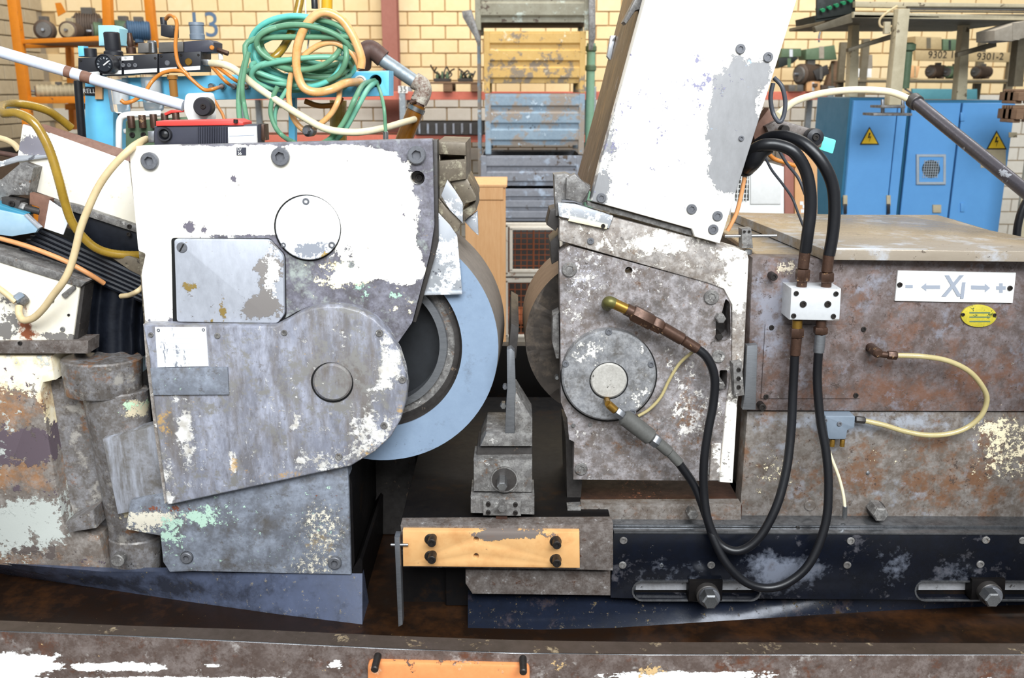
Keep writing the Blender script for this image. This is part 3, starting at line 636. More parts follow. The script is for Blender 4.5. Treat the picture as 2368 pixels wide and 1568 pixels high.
box('front_panel', ((xa + xb)/2, 9.44, (za+zb)/2), (xb - xa, 0.02, za - zb), 'crate_dark', bin_)
box('bottom_panel', ((xa + xb)/2, 9.67, zb + 0.015), (xb - xa, 0.44, 0.02), 'crate_dark', bin_)
for i in range(8): box('rib', (xa + (xb - xa) * (i + 0.5) / 8, 9.42, (za+zb)/2), (0.02, 0.02, za - zb - 0.02), 'crate_grey', bin_)

# ---------------------------------------------------------------- motors and castings on shelves
def motor(label, px, py, Y, rpx, ln, m, m2='motor_grey', ax=(0.25, 1, 0), name='electric_motor', foot=True, zb=None, cat='motor', group=None):
    t = thing(name, label, cat, group); r = M(rpx, Y); c = P(px, py, Y)
    if zb is not None: c.z = zb + r * 1.15
    a, u, w = basis(ax); pr = [(r*0.8, 0), (r*0.98, r*0.12)]
    k = 9
    for i in range(k):
        t0 = r*0.15 + (ln - r*0.3) * i / k; d = (ln - r*0.3) / k
        pr += [(r, t0), (r, t0 + d*0.55), (r*0.9, t0 + d*0.6), (r*0.9, t0 + d*0.98)]
    pr += [(r*0.98, ln - r*0.12), (r*0.8, ln)]
    lathe('body', c, a, pr, m, t, 18)
    lathe('end_shield', c - a * r * 0.18, a, [(r*0.35, 0), (r*0.7, 0.02*r), (r*0.78, r*0.2)], m2, t, 18)
    lathe('shaft', c - a * r * 0.7, a, [(r*0.14, 0), (r*0.16, 0.03*r), (r*0.16, r*0.6)], 'steel', t, 12)
    box('terminal_box', c + a * ln * 0.55 + Vector((0, 0, r*1.1)), (r*0.8, r*0.7, r*0.5), m2, t)
    if foot:
        for s in (-1, 1): box('foot', c + a * ln * 0.5 + u * s * r * 0.75 + Vector((0, 0, -r*1.0)), (r*0.4, ln*0.6, r*0.3), m, t)
    return t

# orange rack on the left
RY = 8.3
orr = thing('storage_rack', 'orange steel storage rack by the left wall', 'shelf rack')
prism('post', [(8, -60), (30, -60), (66, 245), (46, 245)], RY, 0.07, 'rack_orange', orr)
prism('post_lower', [(46, 246), (66, 246), (120, 700), (102, 700)], RY, 0.07, 'rack_orange', orr)
prism('post', [(232, -60), (252, -60), (258, 82), (238, 82)], RY + 0.25, 0.07, 'rack_orange', orr)
prism('post', [(327, -60), (346, -60), (362, 110), (342, 110)], RY + 0.9, 0.07, 'rack_orange', orr)
prism('post', [(150, 108), (163, 108), (172, 300), (160, 300)], RY + 0.9, 0.07, 'rack_orange', orr)
prism('shelf_beam', [(34, 92), (250, 82), (250, 94), (36, 102)], RY + 0.02, 0.05, 'rack_orange', orr)
prism('shelf_beam', [(36, 103), (330, 96), (330, 106), (38, 112)], RY + 0.5, 0.05, 'rack_orange', orr)
prism('shelf_beam', [(52, 224), (250, 222), (250, 238), (54, 240)], RY + 0.02, 0.05, 'rack_orange', orr)
prism('shelf_beam', [(150, 240), (300, 238), (300, 252), (150, 254)], RY + 0.8, 0.05, 'rack_orange', orr)
zu, zl = P(140, 88, RY).z, P(140, 224, RY).z
xl, xr = P(40, 90, RY).x, P(352, 90, RY + 0.9).x
box('shelf_board', ((xl + xr)/2, RY + 0.5, zu - 0.03), (xr - xl, 0.8, 0.02), 'wood_grey', orr)
box('shelf_board', ((xl + xr)/2, RY + 0.5, zl - 0.03), (xr - xl, 0.8, 0.02), 'wood_grey', orr)
prism('notice_flag', [(127, 7), (140, 6), (152, 28), (134, 38)], RY + 0.5, 0.01, 'rack_orange', orr, 0)
zu -= 0.02; zl -= 0.02
motor('dark brown scrap motor on the upper orange shelf, beside the first post', 100, 60, RY + 0.25, 22, 0.16, 'motor_brown', zb=zu, ax=(-0.3, 1, 0))
motor('rusty brown motor with a pale round end on the upper orange shelf', 155, 64, RY + 0.12, 20, 0.2, 'motor_brown', 'motor_cream', zb=zu, ax=(-0.1, 1, 0))
motor('large brown scrap motor behind the pale-ended one on the upper orange shelf', 172, 45, RY + 0.5, 30, 0.22, 'motor_brown', zb=zu, ax=(1, 0.3, 0))
motor('olive green scrap motor on the upper orange shelf left of the middle post', 214, 60, RY + 0.3, 20, 0.16, 'motor_green', zb=zu, ax=(1, 0.5, 0))
motor('dark green scrap motor on the upper orange shelf behind the light blue box', 262, 55, RY + 0.5, 23, 0.16, 'motor_green', zb=zu, ax=(1, 0.5, 0))
motor('dark blue scrap motor on the upper orange shelf beside the far post', 292, 70, RY + 0.4, 22, 0.2, 'motor_blue', zb=zu, ax=(1, 0.4, 0))
motor('cream motor with round bright flange on the lower orange shelf', 82, 205, RY + 0.1, 15, 0.34, 'motor_cream', 'motor_grey', zb=zl, ax=(1, 0.45, 0))
motor('pale brown motor lying at the middle of the lower orange shelf', 150, 205, RY + 0.45, 16, 0.3, 'motor_cream', zb=zl, ax=(1, 0.15, 0))
bx = thing('parts_crate', 'dark crate of scrap under the lower orange shelf', 'crate')
c = P(95, 300, RY + 0.4)
for s in (-1, 1): box('side_panel', (c.x + s*0.3, c.y, 0.62), (0.03, 0.6, 1.24), 'crate_dark', bx)
box('front_panel', (c.x, c.y - 0.3, 0.6), (0.6, 0.03, 1.2), 'motor_brown', bx)
box('back_panel', (c.x, c.y + 0.3, 0.62), (0.6, 0.03, 1.24), 'crate_dark', bx)
for i in range(5): lathe('scrap_part', (c.x - 0.22 + 0.11*i, c.y, 1.0), (0.2, 0.3, 1), [(0.05, 0), (0.07, 0.1), (0.04, 0.25), (0.05, 0.32)], 'motor_brown' if i % 2 else 'motor_grey', bx, 10)

# ---------------------------------------------------------------- stack of steel crates
def crate(label, x0, x1, y0, y1, Y, m, ribs=3, depth=0.75, mp=None, gap=0.0, foot=0.0, open_top=True):
    """steel stacking crate: corner posts, ribbed side panels, floor, feet"""
    t = thing('stacking_crate', label, 'crate', 'steel stacking crates'); mp = mp or m
    za, zb = zat(y0, Y), zat(y1, Y); xa, xb = P(x0, (y0+y1)/2, Y).x, P(x1, (y0+y1)/2, Y).x; h = za - zb; pw = 0.045
    for sx in (xa + pw/2, xb - pw/2):
        for sy in (Y + pw/2, Y + depth - pw/2):
            p = box('corner_post', (sx, sy, (za + zb - foot)/2), (pw, pw, h + foot), mp, t)
    def panel(ya):
        V, F = [], []; n = ribs * 4; prof = []
        for i in range(ribs):
            b = zb + gap + (h - gap) * i / ribs; d = (h - gap) / ribs
            prof += [(b, 0.0), (b + d*0.22, 0.0), (b + d*0.34, -0.02), (b + d*0.88, -0.02)]
        prof.append((za, 0.0))
        for z, o in prof: V += [(xa + pw, ya + o, z), (xb - pw, ya + o, z), (xa + pw, ya + 0.012, z), (xb - pw, ya + 0.012, z)]
        for i in range(len(prof) - 1):
            a = i*4; F += [(a, a+1, a+5, a+4), (a+2, a+6, a+7, a+3), (a, a+4, a+6, a+2), (a+1, a+3, a+7, a+5)]
        k = (len(prof)-1)*4; F += [(0, 2, 3, 1), (k, k+1, k+3, k+2)]
        return obj('ribbed_panel', V, F, m, t, 20)
    panel(Y + 0.022); panel(Y + depth - 0.03)
    for sx in (xa + 0.01, xb - 0.01): box('side_panel', (sx, Y + depth/2, (za + zb + gap)/2), (0.012, depth - 2*pw, h - gap), m, t)
    box('crate_floor', ((xa+xb)/2, Y + depth/2, zb + gap + 0.01), (xb - xa - 0.02, depth - 0.05, 0.015), 'crate_dark', t)
    box('top_rail', ((xa+xb)/2, Y + 0.02, za - 0.012), (xb - xa - 0.09, 0.03, 0.024), mp, t)
    return t
SY = 7.5
crate('dented olive grey steel crate at the top of the crate stack', 1098, 1366, -48, 51, SY - 0.02, 'crate_olive', 2, foot=0.06)
crate('worn yellow ribbed steel crate, second in the crate stack', 1119, 1354, 72, 192, SY, 'crate_yellow', 3, foot=0.075)
crate('faded blue ribbed steel crate under the yellow one', 1122, 1352, 217, 336, SY, 'crate_blue', 3, foot=0.07)
crate('blue grey ribbed steel crate below the faded blue one', 1112, 1346, 360, 430, SY, 'crate_grey', 2, foot=0.02)
crate('dark grey ribbed steel crate above the mesh cage', 1112, 1346, 437, 512, SY, 'crate_grey', 3, foot=0.02)
crate('dark steel crate at the foot of the crate stack behind the mesh cage', 1112, 1346, 518, 690, SY, 'crate_dark', 4, foot=0.03)
tg = thing('fork_bracket', 'pair of grey steel lifting brackets hugging the top crate', 'bracket')
for pts in ([(1068, 26), (1090, 22), (1112, 92), (1106, 108), (1096, 84), (1070, 40)], [(1362, -30), (1377, -30), (1377, 86), (1370, 116), (1362, 116)]):
    prism('hook_arm', pts, SY - 0.1, 0.06, 'mid_steel', tg)
gp = thing('gas_bottle_tube', 'pale green steel tube standing beside the crate stack', 'tube')
c = P(1366, 160, SY + 0.3); rod('tube', (c.x, c.y, 0), (c.x, c.y, zat(100, SY + 0.3)), 0.035, 'pale_green', gp)
for py in (165, 120): lathe('collar', (c.x, c.y, zat(py, SY + 0.3)), (0, 0, 1), [(0.036, 0), (0.045, 0.01), (0.045, 0.04), (0.036, 0.05)], 'motor_green', gp)
bp = thing('blue_strut', 'narrow blue painted post left of the crate stack', 'post')
c = P(1108, 130, SY + 0.35); box('tube', (c.x, c.y, zat(-30, SY+0.35)/2), (0.03, 0.05, zat(-30, SY+0.35)), 'crate_blue', bp)
box('foot_plate', (c.x, c.y, 0.005), (0.1, 0.1, 0.01), 'crate_grey', bp)

# mesh cage
def wire_grid(name, x0, x1, z0, z1, Y, nx, nz, r, m, parent):
    V, F = [], []
    def bar(a, b):
        a, b = Vector(a), Vector(b); ax, u, w = basis(b - a); n = len(V)
        for p in (a, b):
            for k in range(4): an = pi/4 + pi/2*k; V.append(p + (u*cos(an) + w*sin(an)) * r)
        for k in range(4): F.append((n+k, n+(k+1) % 4, n+4+(k+1) % 4, n+4+k))
    for i in range(nx): x = x0 + (x1 - x0) * (i + 0.5) / nx; bar((x, Y, z0), (x, Y, z1))
    for i in range(nz): z = z0 + (z1 - z0) * (i + 0.5) / nz; bar((x0, Y + 2*r, z), (x1, Y + 2*r, z))
    return tag(obj(name, V, F, m, parent, smooth=False), kind='stuff')
cg = thing('mesh_cage', 'rusty white mesh pallet cage on the floor behind the wheels', 'cage')
GY = 6.6
def fr(x0, y0, x1, y1, Y, w, m, nx, nz):
    xa, xb, za, zb = P(x0, y0, Y).x, P(x1, y0, Y).x, zat(y0, Y), zat(y1, Y)
    box('frame_bar', ((xa+xb)/2, Y, za), (xb - xa + w, w, w), m, cg); box('frame_bar', ((xa+xb)/2, Y, zb), (xb - xa + w, w, w), m, cg)
    box('frame_bar', (xa, Y, (za+zb)/2), (w, w, za - zb), m, cg); box('frame_bar', (xb, Y, (za+zb)/2), (w, w, za - zb), m, cg)
    wire_grid('wire_mesh', xa, xb, zb, za, Y, nx, nz, 0.004, 'cage_rust', cg)
fr(1170, 520, 1296, 634, GY, 0.03, 'cage_white', 9, 9)
fr(1182, 528, 1288, 626, GY - 0.03, 0.022, 'cage_white', 1, 1)
fr(1170, 648, 1296, 778, GY, 0.03, 'cage_white', 9, 9)
xa = P(1170, 600, GY).x; xb = P(1296, 600, GY).x
box('post', (xa - 0.03, GY, zat(520, GY)/2), (0.05, 0.05, zat(520, GY)), 'cage_white', cg)
box('back_panel', ((xa+xb)/2, GY + 0.5, 0.36), (xb - xa, 0.02, 0.7), 'crate_dark', cg)
box('cage_floor', ((xa+xb)/2, GY + 0.26, 0.1), (xb - xa, 0.5, 0.02), 'cage_rust', cg)

# wooden box
wd = thing('wooden_box', 'upright orange pine box between the wheel and the mesh cage', 'box')
c0, c1 = P(1075, 440, 5.2), P(1158, 440, 5.2); zt = P(1100, 432, 5.2).z
box('front_board', ((c0.x + c1.x)/2, 5.2, zt/2 - 0.02), (c1.x - c0.x, 0.025, zt - 0.04), 'wood', wd)
box('corner_batten', (c1.x + 0.012, 5.21, zt/2), (0.03, 0.04, zt - 0.02), 'wood', wd)
box('side_board', (c1.x + 0.015, 5.42, zt/2 - 0.02), (0.02, 0.4, zt - 0.04), 'wood', wd)
box('top_rail', ((c0.x + c1.x)/2, 5.185, zt - 0.035), (c1.x - c0.x + 0.03, 0.02, 0.07), 'wood', wd)
box('lid', ((c0.x + c1.x)/2 + 0.01, 5.4, zt + 0.008), (c1.x - c0.x + 0.05, 0.46, 0.016), 'wood', wd)

# ---------------------------------------------------------------- blue electrical cabinets
def warn(px, py, Y, s, parent):
    o = prism('warning_sign', [(px, py - s*0.62), (px + s*0.56, py + s*0.42), (px - s*0.56, py + s*0.42)], Y, 0.004, 'sign_black', parent, 0)
    prism('sign_face', [(px, py - s*0.50), (px + s*0.46, py + s*0.35), (px - s*0.46, py + s*0.35)], Y - 0.002, 0.002, 'sign_yellow', o, 0)
    prism('lightning_mark', [(px - s*0.02, py - s*0.28), (px - s*0.10, py + s*0.04), (px + s*0.03, py - s*0.0), (px - s*0.03, py + s*0.26), (px + s*0.10, py - s*0.08), (px - s*0.01, py - s*0.05), (px + s*0.06, py - s*0.27)], Y - 0.004, 0.002, 'sign_black', o, 0)
    return o
BY = 5.6
cb = thing('electrical_cabinet', 'blue electrical cabinet with a single door and warning triangle', 'cabinet')
zt = P(2000, 226, BY).z; xa, xb = P(1963, 300, BY).x, P(2094, 300, BY).x
box('carcass', ((xa+xb)/2, BY + 0.33, zt/2), (xb - xa, 0.6, zt), 'cabinet_dark', cb)
d = box('door', ((xa + P(2068, 300, BY).x)/2 + 0.01, BY + 0.015, zt/2), (P(2068, 300, BY).x - xa - 0.01, 0.03, zt - 0.03), 'cabinet_blue', cb)
box('side_strip', ((P(2072, 300, BY).x + xb)/2, BY + 0.015, zt/2), (xb - P(2072, 300, BY).x, 0.03, zt - 0.01), 'cabinet_blue', cb)
warn(2011, 318, BY - 0.005, 40, d)
for px in (1951, 2051): pbox('door_latch', px, 452, px + 9, 476, BY - 0.012, 0.012, 'frame_cream', cb); 
for px in (1952, 2052): pbox('latch_handle', px, 472, px + 7, 495, BY - 0.02, 0.012, 'black_plastic', cb)
cb2 = thing('electrical_cabinet', 'wide blue electrical cabinet with a round fan grille', 'cabinet')
xa, xb = P(2108, 300, BY).x, P(2352, 300, BY).x; zt = P(2200, 232, BY).z
box('carcass', ((xa+xb)/2, BY + 0.38, zt/2), (xb - xa, 0.6, zt), 'cabinet_dark', cb2)
xm = P(2226, 300, BY).x
d1 = box('door', ((xa + xm)/2, BY + 0.06, zt/2), (xm - xa - 0.012, 0.03, zt - 0.03), 'cabinet_blue', cb2)
d2 = box('door', ((xm + xb)/2, BY + 0.06, zt/2), (xb - xm - 0.012, 0.03, zt - 0.03), 'cabinet_blue', cb2)
for py in (270, 480): pbox('hinge', 2222, py - 10, 2231, py + 10, BY + 0.035, 0.012, 'cabinet_blue', cb2)
warn(2305, 328, BY + 0.04, 42, d2)
pbox('notice_card', 2268, 345, 2326, 388, BY + 0.042, 0.002, 'frame_cream', d2, 0)
pbox('name_card', 2333, 306, 2352, 318, BY + 0.042, 0.002, 'frame_cream', d2, 0)
vf = prism('vent_frame', rect(2120, 357, 2188, 427), BY + 0.028, 0.018, 'vent_frame', d1, 0.003, holes=[rect(2126, 363, 2182, 421)])
prism('vent_panel', rect(2126, 363, 2182, 421), BY + 0.034, 0.006, 'cabinet_blue', d1, 0, holes=[circ(2153, 391, 21, 24)])
disc('fan_well', 2153, 391, BY + 0.041, 22, 0.004, 'vent_dark', d1)
a, b = P(2132, 412, BY + 0.03), P(2174, 370, BY + 0.03)
wire_grid('fan_grille', a.x, b.x, a.z, b.z, BY + 0.03, 7, 7, 0.0022, 'vent_frame', d1)
pbox('door_lock', 2158, 474, 2177, 492, BY + 0.03, 0.02, 'frame_cream', d1)
pn = thing('wall_panel_board', 'pale beige tall board standing right of the blue cabinets', 'board')
x = P(2364, 450, 5.3).x; box('board', (x + 0.1, 5.3, 0.8), (0.22, 0.03, 1.6), 'frame_cream', pn); box('foot', (x + 0.1, 5.36, 0.02), (0.22, 0.12, 0.04), 'frame_brown', pn)

# white control box and wooden crates at the right behind the hoses
wb = thing('control_box', 'white painted control box with grid opening behind the hoses', 'box')
Yb = 4.6
prism('body', rect(1690, 386, 1813, 1003.5), Yb, 0.5, 'white_clean', wb)
prism('door_panel', rect(1736, 390, 1806, 472), Yb - 0.012, 0.012, 'white_clean', wb)
pbox('recess', 1700, 398, 1732, 464, Yb - 0.002, 0.002, 'vent_dark', wb, 0)
a, b = P(1700, 464, Yb), P(1732, 398, Yb); wire_grid('grid', a.x, b.x, a.z, b.z, Yb - 0.01, 4, 6, 0.003, 'white_clean', wb)
wc = thing('packing_case', 'orange plywood packing case beside the blue cabinet', 'case')
Yw = 5.0
prism('front_panel', rect(1838, 352, 1890, 945.5), Yw, 0.03, 'wood', wc)
prism('corner_post', rect(1815, 352, 1836, 947), Yw - 0.02, 0.06, 'column_red', wc)
prism('back_panel', rect(1815, 360, 1890, 883.5), Yw + 0.5, 0.03, 'wood', wc)
prism('side_panel', rect(1884, 356, 1890, 850), Yw + 0.03, 0.45, 'wood', wc)
for (x, y) in ((1850, 470), (1856, 478), (1852, 488)): pbox('paper_scrap', x, y - 4, x + 8, y + 4, Yw - 0.002, 0.001, 'paper', wc, 0)

# ---------------------------------------------------------------- steel table standing on the cabinets, with its load
TY = 5.2
tb = thing('steel_table', 'cream steel table frame standing high over the blue cabinets', 'table')
prism('top_lip', [(1974, 27), (2368, 36), (2440, 38), (2440, 52), (2368, 47), (1974, 41)], TY, 0.03, 'frame_cream', tb)
z = P(2000, 42, TY).z; xa, xb = P(1974, 42, TY).x, P(2440, 42, TY).x
box('table_sheet', ((xa+xb)/2, TY + 0.6, z + 0.01), (xb - xa, 1.2, 0.02), 'frame_brown', tb)
prism('side_lip', [(1972, 30), (1972, 52), (1888, 74), (1884, 62)], TY + 0.03, 0.05, 'frame_brown', tb)
prism('front_leg', [(2078, 20), (2105, 20), (2084, 243), (2056, 243)], TY - 0.06, 0.07, 'frame_cream', tb)
prism('foot_plate', rect(2038, 244, 2094, 250), TY - 0.1, 0.16, 'mid_steel', tb)
prism('foot_bar', rect(2020, 262, 2110, 268), TY - 0.1, 0.16, 'mid_steel', tb)
for px in (2043, 2089): 
    prism('levelling_screw', rect(px - 3, 230, px + 3, 263), TY - 0.03, 0.02, 'steel', tb, 0.001)
prism('rear_leg', [(1972, 44), (1988, 44), (1984, 224), (1962, 224)], TY + 0.55, 0.07, 'frame_cream', tb)
prism('rear_leg', [(2228, 44), (2244, 44), (2236, 231), (2212, 231)], TY + 0.55, 0.07, 'frame_cream', tb)
prism('rear_leg', [(2360, 44), (2380, 44), (2366, 200), (2344, 200)], TY + 0.3, 0.07, 'frame_brown', tb)
prism('brace', [(1962, 112), (2066, 78), (2066, 90), (1962, 120)], TY + 0.2, 0.04, 'frame_brown', tb)
prism('brace', [(2215, 122), (2305, 96), (2305, 108), (2215, 132)], TY + 0.3, 0.04, 'frame_brown', tb)
prism('upper_frame', [(1978, 3), (2440, 10), (2440, 24), (1978, 16)], TY + 0.05, 0.04, 'frame_cream', tb)
for i in range(3): prism('stacked_bar', [(2100, 14 + 5*i), (2440, 17 + 5*i), (2440, 20 + 5*i), (2100, 17 + 5*i)], TY + 0.02 - 0.0*i, 0.03, 'motor_grey' if i % 2 else 'frame_brown', tb, 0)
hk = hose('cable_loop', [(2075, 14, TY), (2050, 30, TY), (2035, 45, TY), (2036, 60, TY), (2050, 64, TY), (2062, 60, TY)], 2.5, 'beige_cable', tb)
pbox('cable_clip', 2046, 50, 2060, 78, TY - 0.02, 0.03, 'frame_cream', tb)
bc = thing('bottle_crate', 'black crate holding green bottles on the left end of the steel table', 'crate')
prism('crate_body', [(1889, 0), (1978, -14), (1978, 30), (1889, 44)], TY + 0.1, 0.02, 'bottle_crate', bc)
prism('crate_body_back', [(1889, -40), (1978, -50), (1978, 30), (1889, 42)], TY + 0.45, 0.02, 'bottle_crate', bc)
prism('crate_base', [(1884, 36), (1978, 18), (1978, 33), (1886, 52)], TY + 0.12, 0.36, 'bottle_crate', bc)
for i in range(5):
    px, py = 1903 + 16*i, 24 - 5.5*i
    t = thing('green_bottle', 'green glass bottle neck sticking out of the black crate, %s from its left end' % ('first', 'second', 'third', 'fourth', 'fifth')[i], 'bottle', 'bottles in the black crate')
    c = P(px, py, TY + 0.06); r = M(4.5, TY)
    lathe('neck', c, (0, 1, 0.15), [(r*0.7, 0), (r*0.8, 0.004), (r*0.6, 0.02), (r*0.7, 0.05), (r*1.1, 0.1)], 'bottle_green', t, 12)
    lathe('cap', c - Vector((0, 0.008, 0)), (0, 1, 0.15), [(r*0.9, 0), (r, 0.002), (r, 0.012)], 'bottle_green', t, 12)
hg = thing('hanging_hook', 'small steel hook hanging under the table corner', 'hook')
sweep('wire', [P(1897, 74, TY + 0.05), P(1894, 84, TY + 0.05), P(1894, 98, TY + 0.05)], 0.005, 'steel', hg, 8)
box('toggle', P(1894, 91, TY + 0.05), (0.04, 0.01, 0.006), 'beam_red', hg)

# shelf behind the table with boxes
SY2 = 8.6
s2 = thing('plank_shelf', 'plank shelf against the wall behind the steel table', 'shelf')
pk = prism('marked_plank', [(2117, 116), (2350, 122), (2350, 144), (2117, 140)], SY2, 0.05, 'plank', s2)
text_mesh('plank_number', '9302 1-2', P(2186, 127, SY2 - 0.003), 0.085, 'sign_black', pk, 0.0008)
text_mesh('plank_number', '9301-2', P(2290, 131, SY2 - 0.003), 0.085, 'sign_black', pk, 0.0008)
prism('shelf_beam', [(1985, 180), (2345, 184), (2345, 194), (1985, 190)], SY2, 0.06, 'plank', s2)
prism('shelf_beam', [(1985, 180), (2345, 184), (2345, 194), (1985, 190)], SY2 + 0.6, 0.06, 'plank', s2)
zs = P(2150, 182, SY2).z; xa, xb = P(1985, 182, SY2).x, P(2345, 182, SY2).x
box('shelf_board', ((xa+xb)/2, SY2 + 0.33, zs - 0.02), (xb - xa, 0.7, 0.02), 'frame_brown', s2)
for px in (1995, 2335):
    x = P(px, 190, SY2).x; z = P(px, 90, SY2).z
    box('upright', (x, SY2 + 0.02, z/2), (0.06, 0.06, z), 'frame_brown', s2); box('upright', (x, SY2 + 0.6, z/2), (0.06, 0.06, z), 'frame_brown', s2)
prism('lower_board', [(2110, 205), (2260, 206), (2260, 236), (2110, 236)], SY2 - 0.02, 0.03, 'teal_box', s2)
def parcel(label, pts, Y, depth, m, m2=None, name='cardboard_box', cat='box'):
    t = thing(name, label, cat); prism('body', pts, Y, depth, m, t, 0.006)
    ys = [p[1] for p in pts]; xs = [p[0] for p in pts]; yt = min(ys); h = max(ys) - yt
    prism('band', [(min(xs) + (max(xs)-min(xs))*0.42, yt + h*0.1), (min(xs) + (max(xs)-min(xs))*0.58, yt + h*0.1), (min(xs) + (max(xs)-min(xs))*0.58, max(ys) - h*0.08), (min(xs) + (max(xs)-min(xs))*0.42, max(ys) - h*0.08)], Y - 0.003, 0.004, m2 or 'frame_brown', t, 0)
    return t
# standing on the red shelf at the right
RS = 9.45
parcel('green metal box with a pale label on the heap beside the white machine', [(1808, 112), (1853, 112), (1853, 131), (1806, 133)], RS, 0.3, 'motor_green', 'mark_light', 'metal_box')
parcel('dark green drawer box under the labelled green box', [(1800, 134), (1850, 132), (1834, 146), (1800, 158)], RS, 0.3, 'bottle_crate', 'motor_green', 'metal_box')
parcel('long mossy green casting on the heap left of the rear table leg', [(1864, 114), (1930, 104), (1936, 138), (1864, 138)], RS, 0.25, 'motor_green', 'stone_grey', 'metal_casting', 'casting')
parcel('dark leaning sheet metal piece on the heap beside the mossy casting', [(1880, 164), (1914, 150), (1918, 170), (1890, 186)], RS - 0.05, 0.05, 'crate_dark', 'motor_grey', 'sheet_offcut', 'scrap metal')
parcel('brown leaning board right of the dark sheet metal', [(1930, 140), (1942, 140), (1942, 205), (1908, 205)], RS + 0.05, 0.1, 'wood_grey', None, 'leaning_board', 'board')
motor('brown rusty motor on the red shelf right of the white machine', 1848, 172, RS, 23, 0.25, 'motor_brown', zb=None, ax=(0.9, 0.5, 0))
parcel('small orange carton on the red shelf', [(1864, 188), (1897, 188), (1897, 211.5), (1866, 211.5)], RS - 0.03, 0.2, 'wood', 'mark_light')
parcel('grey steel block on the red shelf left of the orange carton', [(1824, 196), (1858, 196), (1858, 211.5), (1824, 211.5)], RS - 0.03, 0.2, 'motor_grey', None, 'steel_block', 'block')
parcel('brown casting on the red shelf right of the orange carton', [(1900, 196), (1936, 200), (1936, 211.5), (1898, 211.5)], RS, 0.2, 'motor_brown', None, 'metal_casting', 'casting')
# on the plank shelf
parcel('pale grey carton between the rear leg and front leg of the table', [(1992, 130), (2018, 126), (2018, 158), (1992, 158)], SY2 + 0.05, 0.25, 'stone_grey', 'frame_cream')
parcel('white block between the rear leg and front leg of the table', [(1982, 158.5), (2016, 158.5), (2016, 179.5), (1982, 179.5)], SY2 + 0.02, 0.3, 'white_clean', 'frame_cream', 'white_block', 'block')
parcel('brown carton above the numbered plank', [(2117, 84), (2178, 86), (2178, 115), (2117, 113)], SY2 + 0.02, 0.3, 'plank', 'frame_brown')
parcel('green tin beside the brown carton above the numbered plank', [(2181, 90), (2212, 91), (2212, 117), (2181, 116)], SY2 + 0.02, 0.25, 'motor_green', 'bottle_crate', 'metal_tin', 'tin')
motor('small dark motor on the plank shelf under the numbered plank', 2150, 166, SY2 + 0.1, 14, 0.2, 'motor_brown', zb=zs, ax=(0.8, 0.5, 0))
motor('green motor on the plank shelf left of the far table leg', 2190, 166, SY2 + 0.1, 13, 0.2, 'motor_green', zb=zs, ax=(0.8, 0.5, 0))
motor('dark brown motor on the plank shelf right of the far table leg', 2255, 166, SY2 + 0.1, 13, 0.2, 'motor_brown', zb=zs, ax=(0.8, 0.5, 0))
parcel('orange carton on the plank shelf beside the front table leg', [(2104, 150), (2128, 154), (2122, 180), (2104, 180)], SY2 - 0.02, 0.2, 'wood', 'plank')
gt = thing('pump_tube', 'dark green pump tube hanging beside the front table leg', 'pump')
a, b = P(2100, 120, TY + 0.3), P(2092, 205, TY + 0.3); rod('barrel', a, b, M(10, TY), 'motor_green', gt); lathe('head', a, (0, 0, 1), [(M(9, TY), 0), (M(16, TY), 0.01), (M(16, TY), 0.04), (M(8, TY), 0.05)], 'motor_green', gt)
rod('rod', b, P(2112, 218, TY + 0.3), 0.005, 'steel', gt)
parcel('pale stone coloured block at the far right of the table underside', [(2300, 70), (2368, 48), (2400, 48), (2400, 80), (2340, 96), (2300, 94)], TY - 0.1, 0.2, 'stone_grey', 'stone_grey', 'stone_block', 'block')
pl = pallet('wooden_pallet', 'brown wooden pallet at the right edge beside the blue cabinets', 2350, 2470, 206, 240, 5.0, 0.14)
pl = pallet('wooden_pallet', 'lower brown wooden pallet at the right edge under the other pallet', 2346, 2470, 244, 284, 5.0, 0.14)

# ================================================================ the grinding machine
def strip(name, top, bot, m, parent=None, back=0.25):
    """a skirt between two rows of points, closed behind"""
    n = len(top); V = [Vector(p) for p in top] + [Vector(p) for p in bot]
    V += [Vector((p[0], p[1] + back, p[2])) for p in top] + [Vector((p[0], max(p[1], top[i][1]) + back, p[2])) for i, p in enumerate(bot)]
    F = []
    for i in range(n - 1):
        F += [(i, i+1, n+i+1, n+i), (2*n+i, 3*n+i, 3*n+i+1, 2*n+i+1), (i, 2*n+i, 2*n+i+1, i+1), (n+i, n+i+1, 3*n+i+1, 3*n+i)]
    F += [(0, n, 3*n, 2*n), (n-1, 3*n-1, 4*n-1, 2*n-1)]
    return obj(name, V, F, m, parent, 50)

# ---------------------------------------------------------------- bed with trough, front flange and skirts
bed = thing('machine_bed', 'heavy worn machine bed with oily trough and peeling front flange', 'machine bed')
ZT = 0.55
FE = [(-60, 1456), (0, 1458), (300, 1469), (592, 1483), (900, 1498), (1184, 1508), (1500, 1512), (1900, 1512), (2368, 1512), (2430, 1511)]   # front edge of flange top
top = [P(x, y, 1.55) for x, y in FE]; BKE = [(-60, 1434), (0, 1435), (300, 1447), (592, 1456), (900, 1470), (1184, 1480), (1500, 1485), (1900, 1486), (2368, 1488), (2430, 1488)]
inner = [PZ(x, y, top[i].z) for i, (x, y) in enumerate(BKE)]
n = len(top)
V = top + inner + [p + Vector((0, 0, -0.06)) for p in top] + [p + Vector((0, 0, -0.06)) for p in inner]
F = []
for i in range(n - 1): F += [(i, i+1, n+i+1, n+i), (2*n+i, 3*n+i, 3*n+i+1, 2*n+i+1), (i, 2*n+i, 2*n+i+1, i+1), (n+i, n+i+1, 3*n+i+1, 3*n+i)]
F += [(0, n, 3*n, 2*n), (n-1, 3*n-1, 4*n-1, 2*n-1)]
obj('flange_top', V, F, 'bed_top', bed)
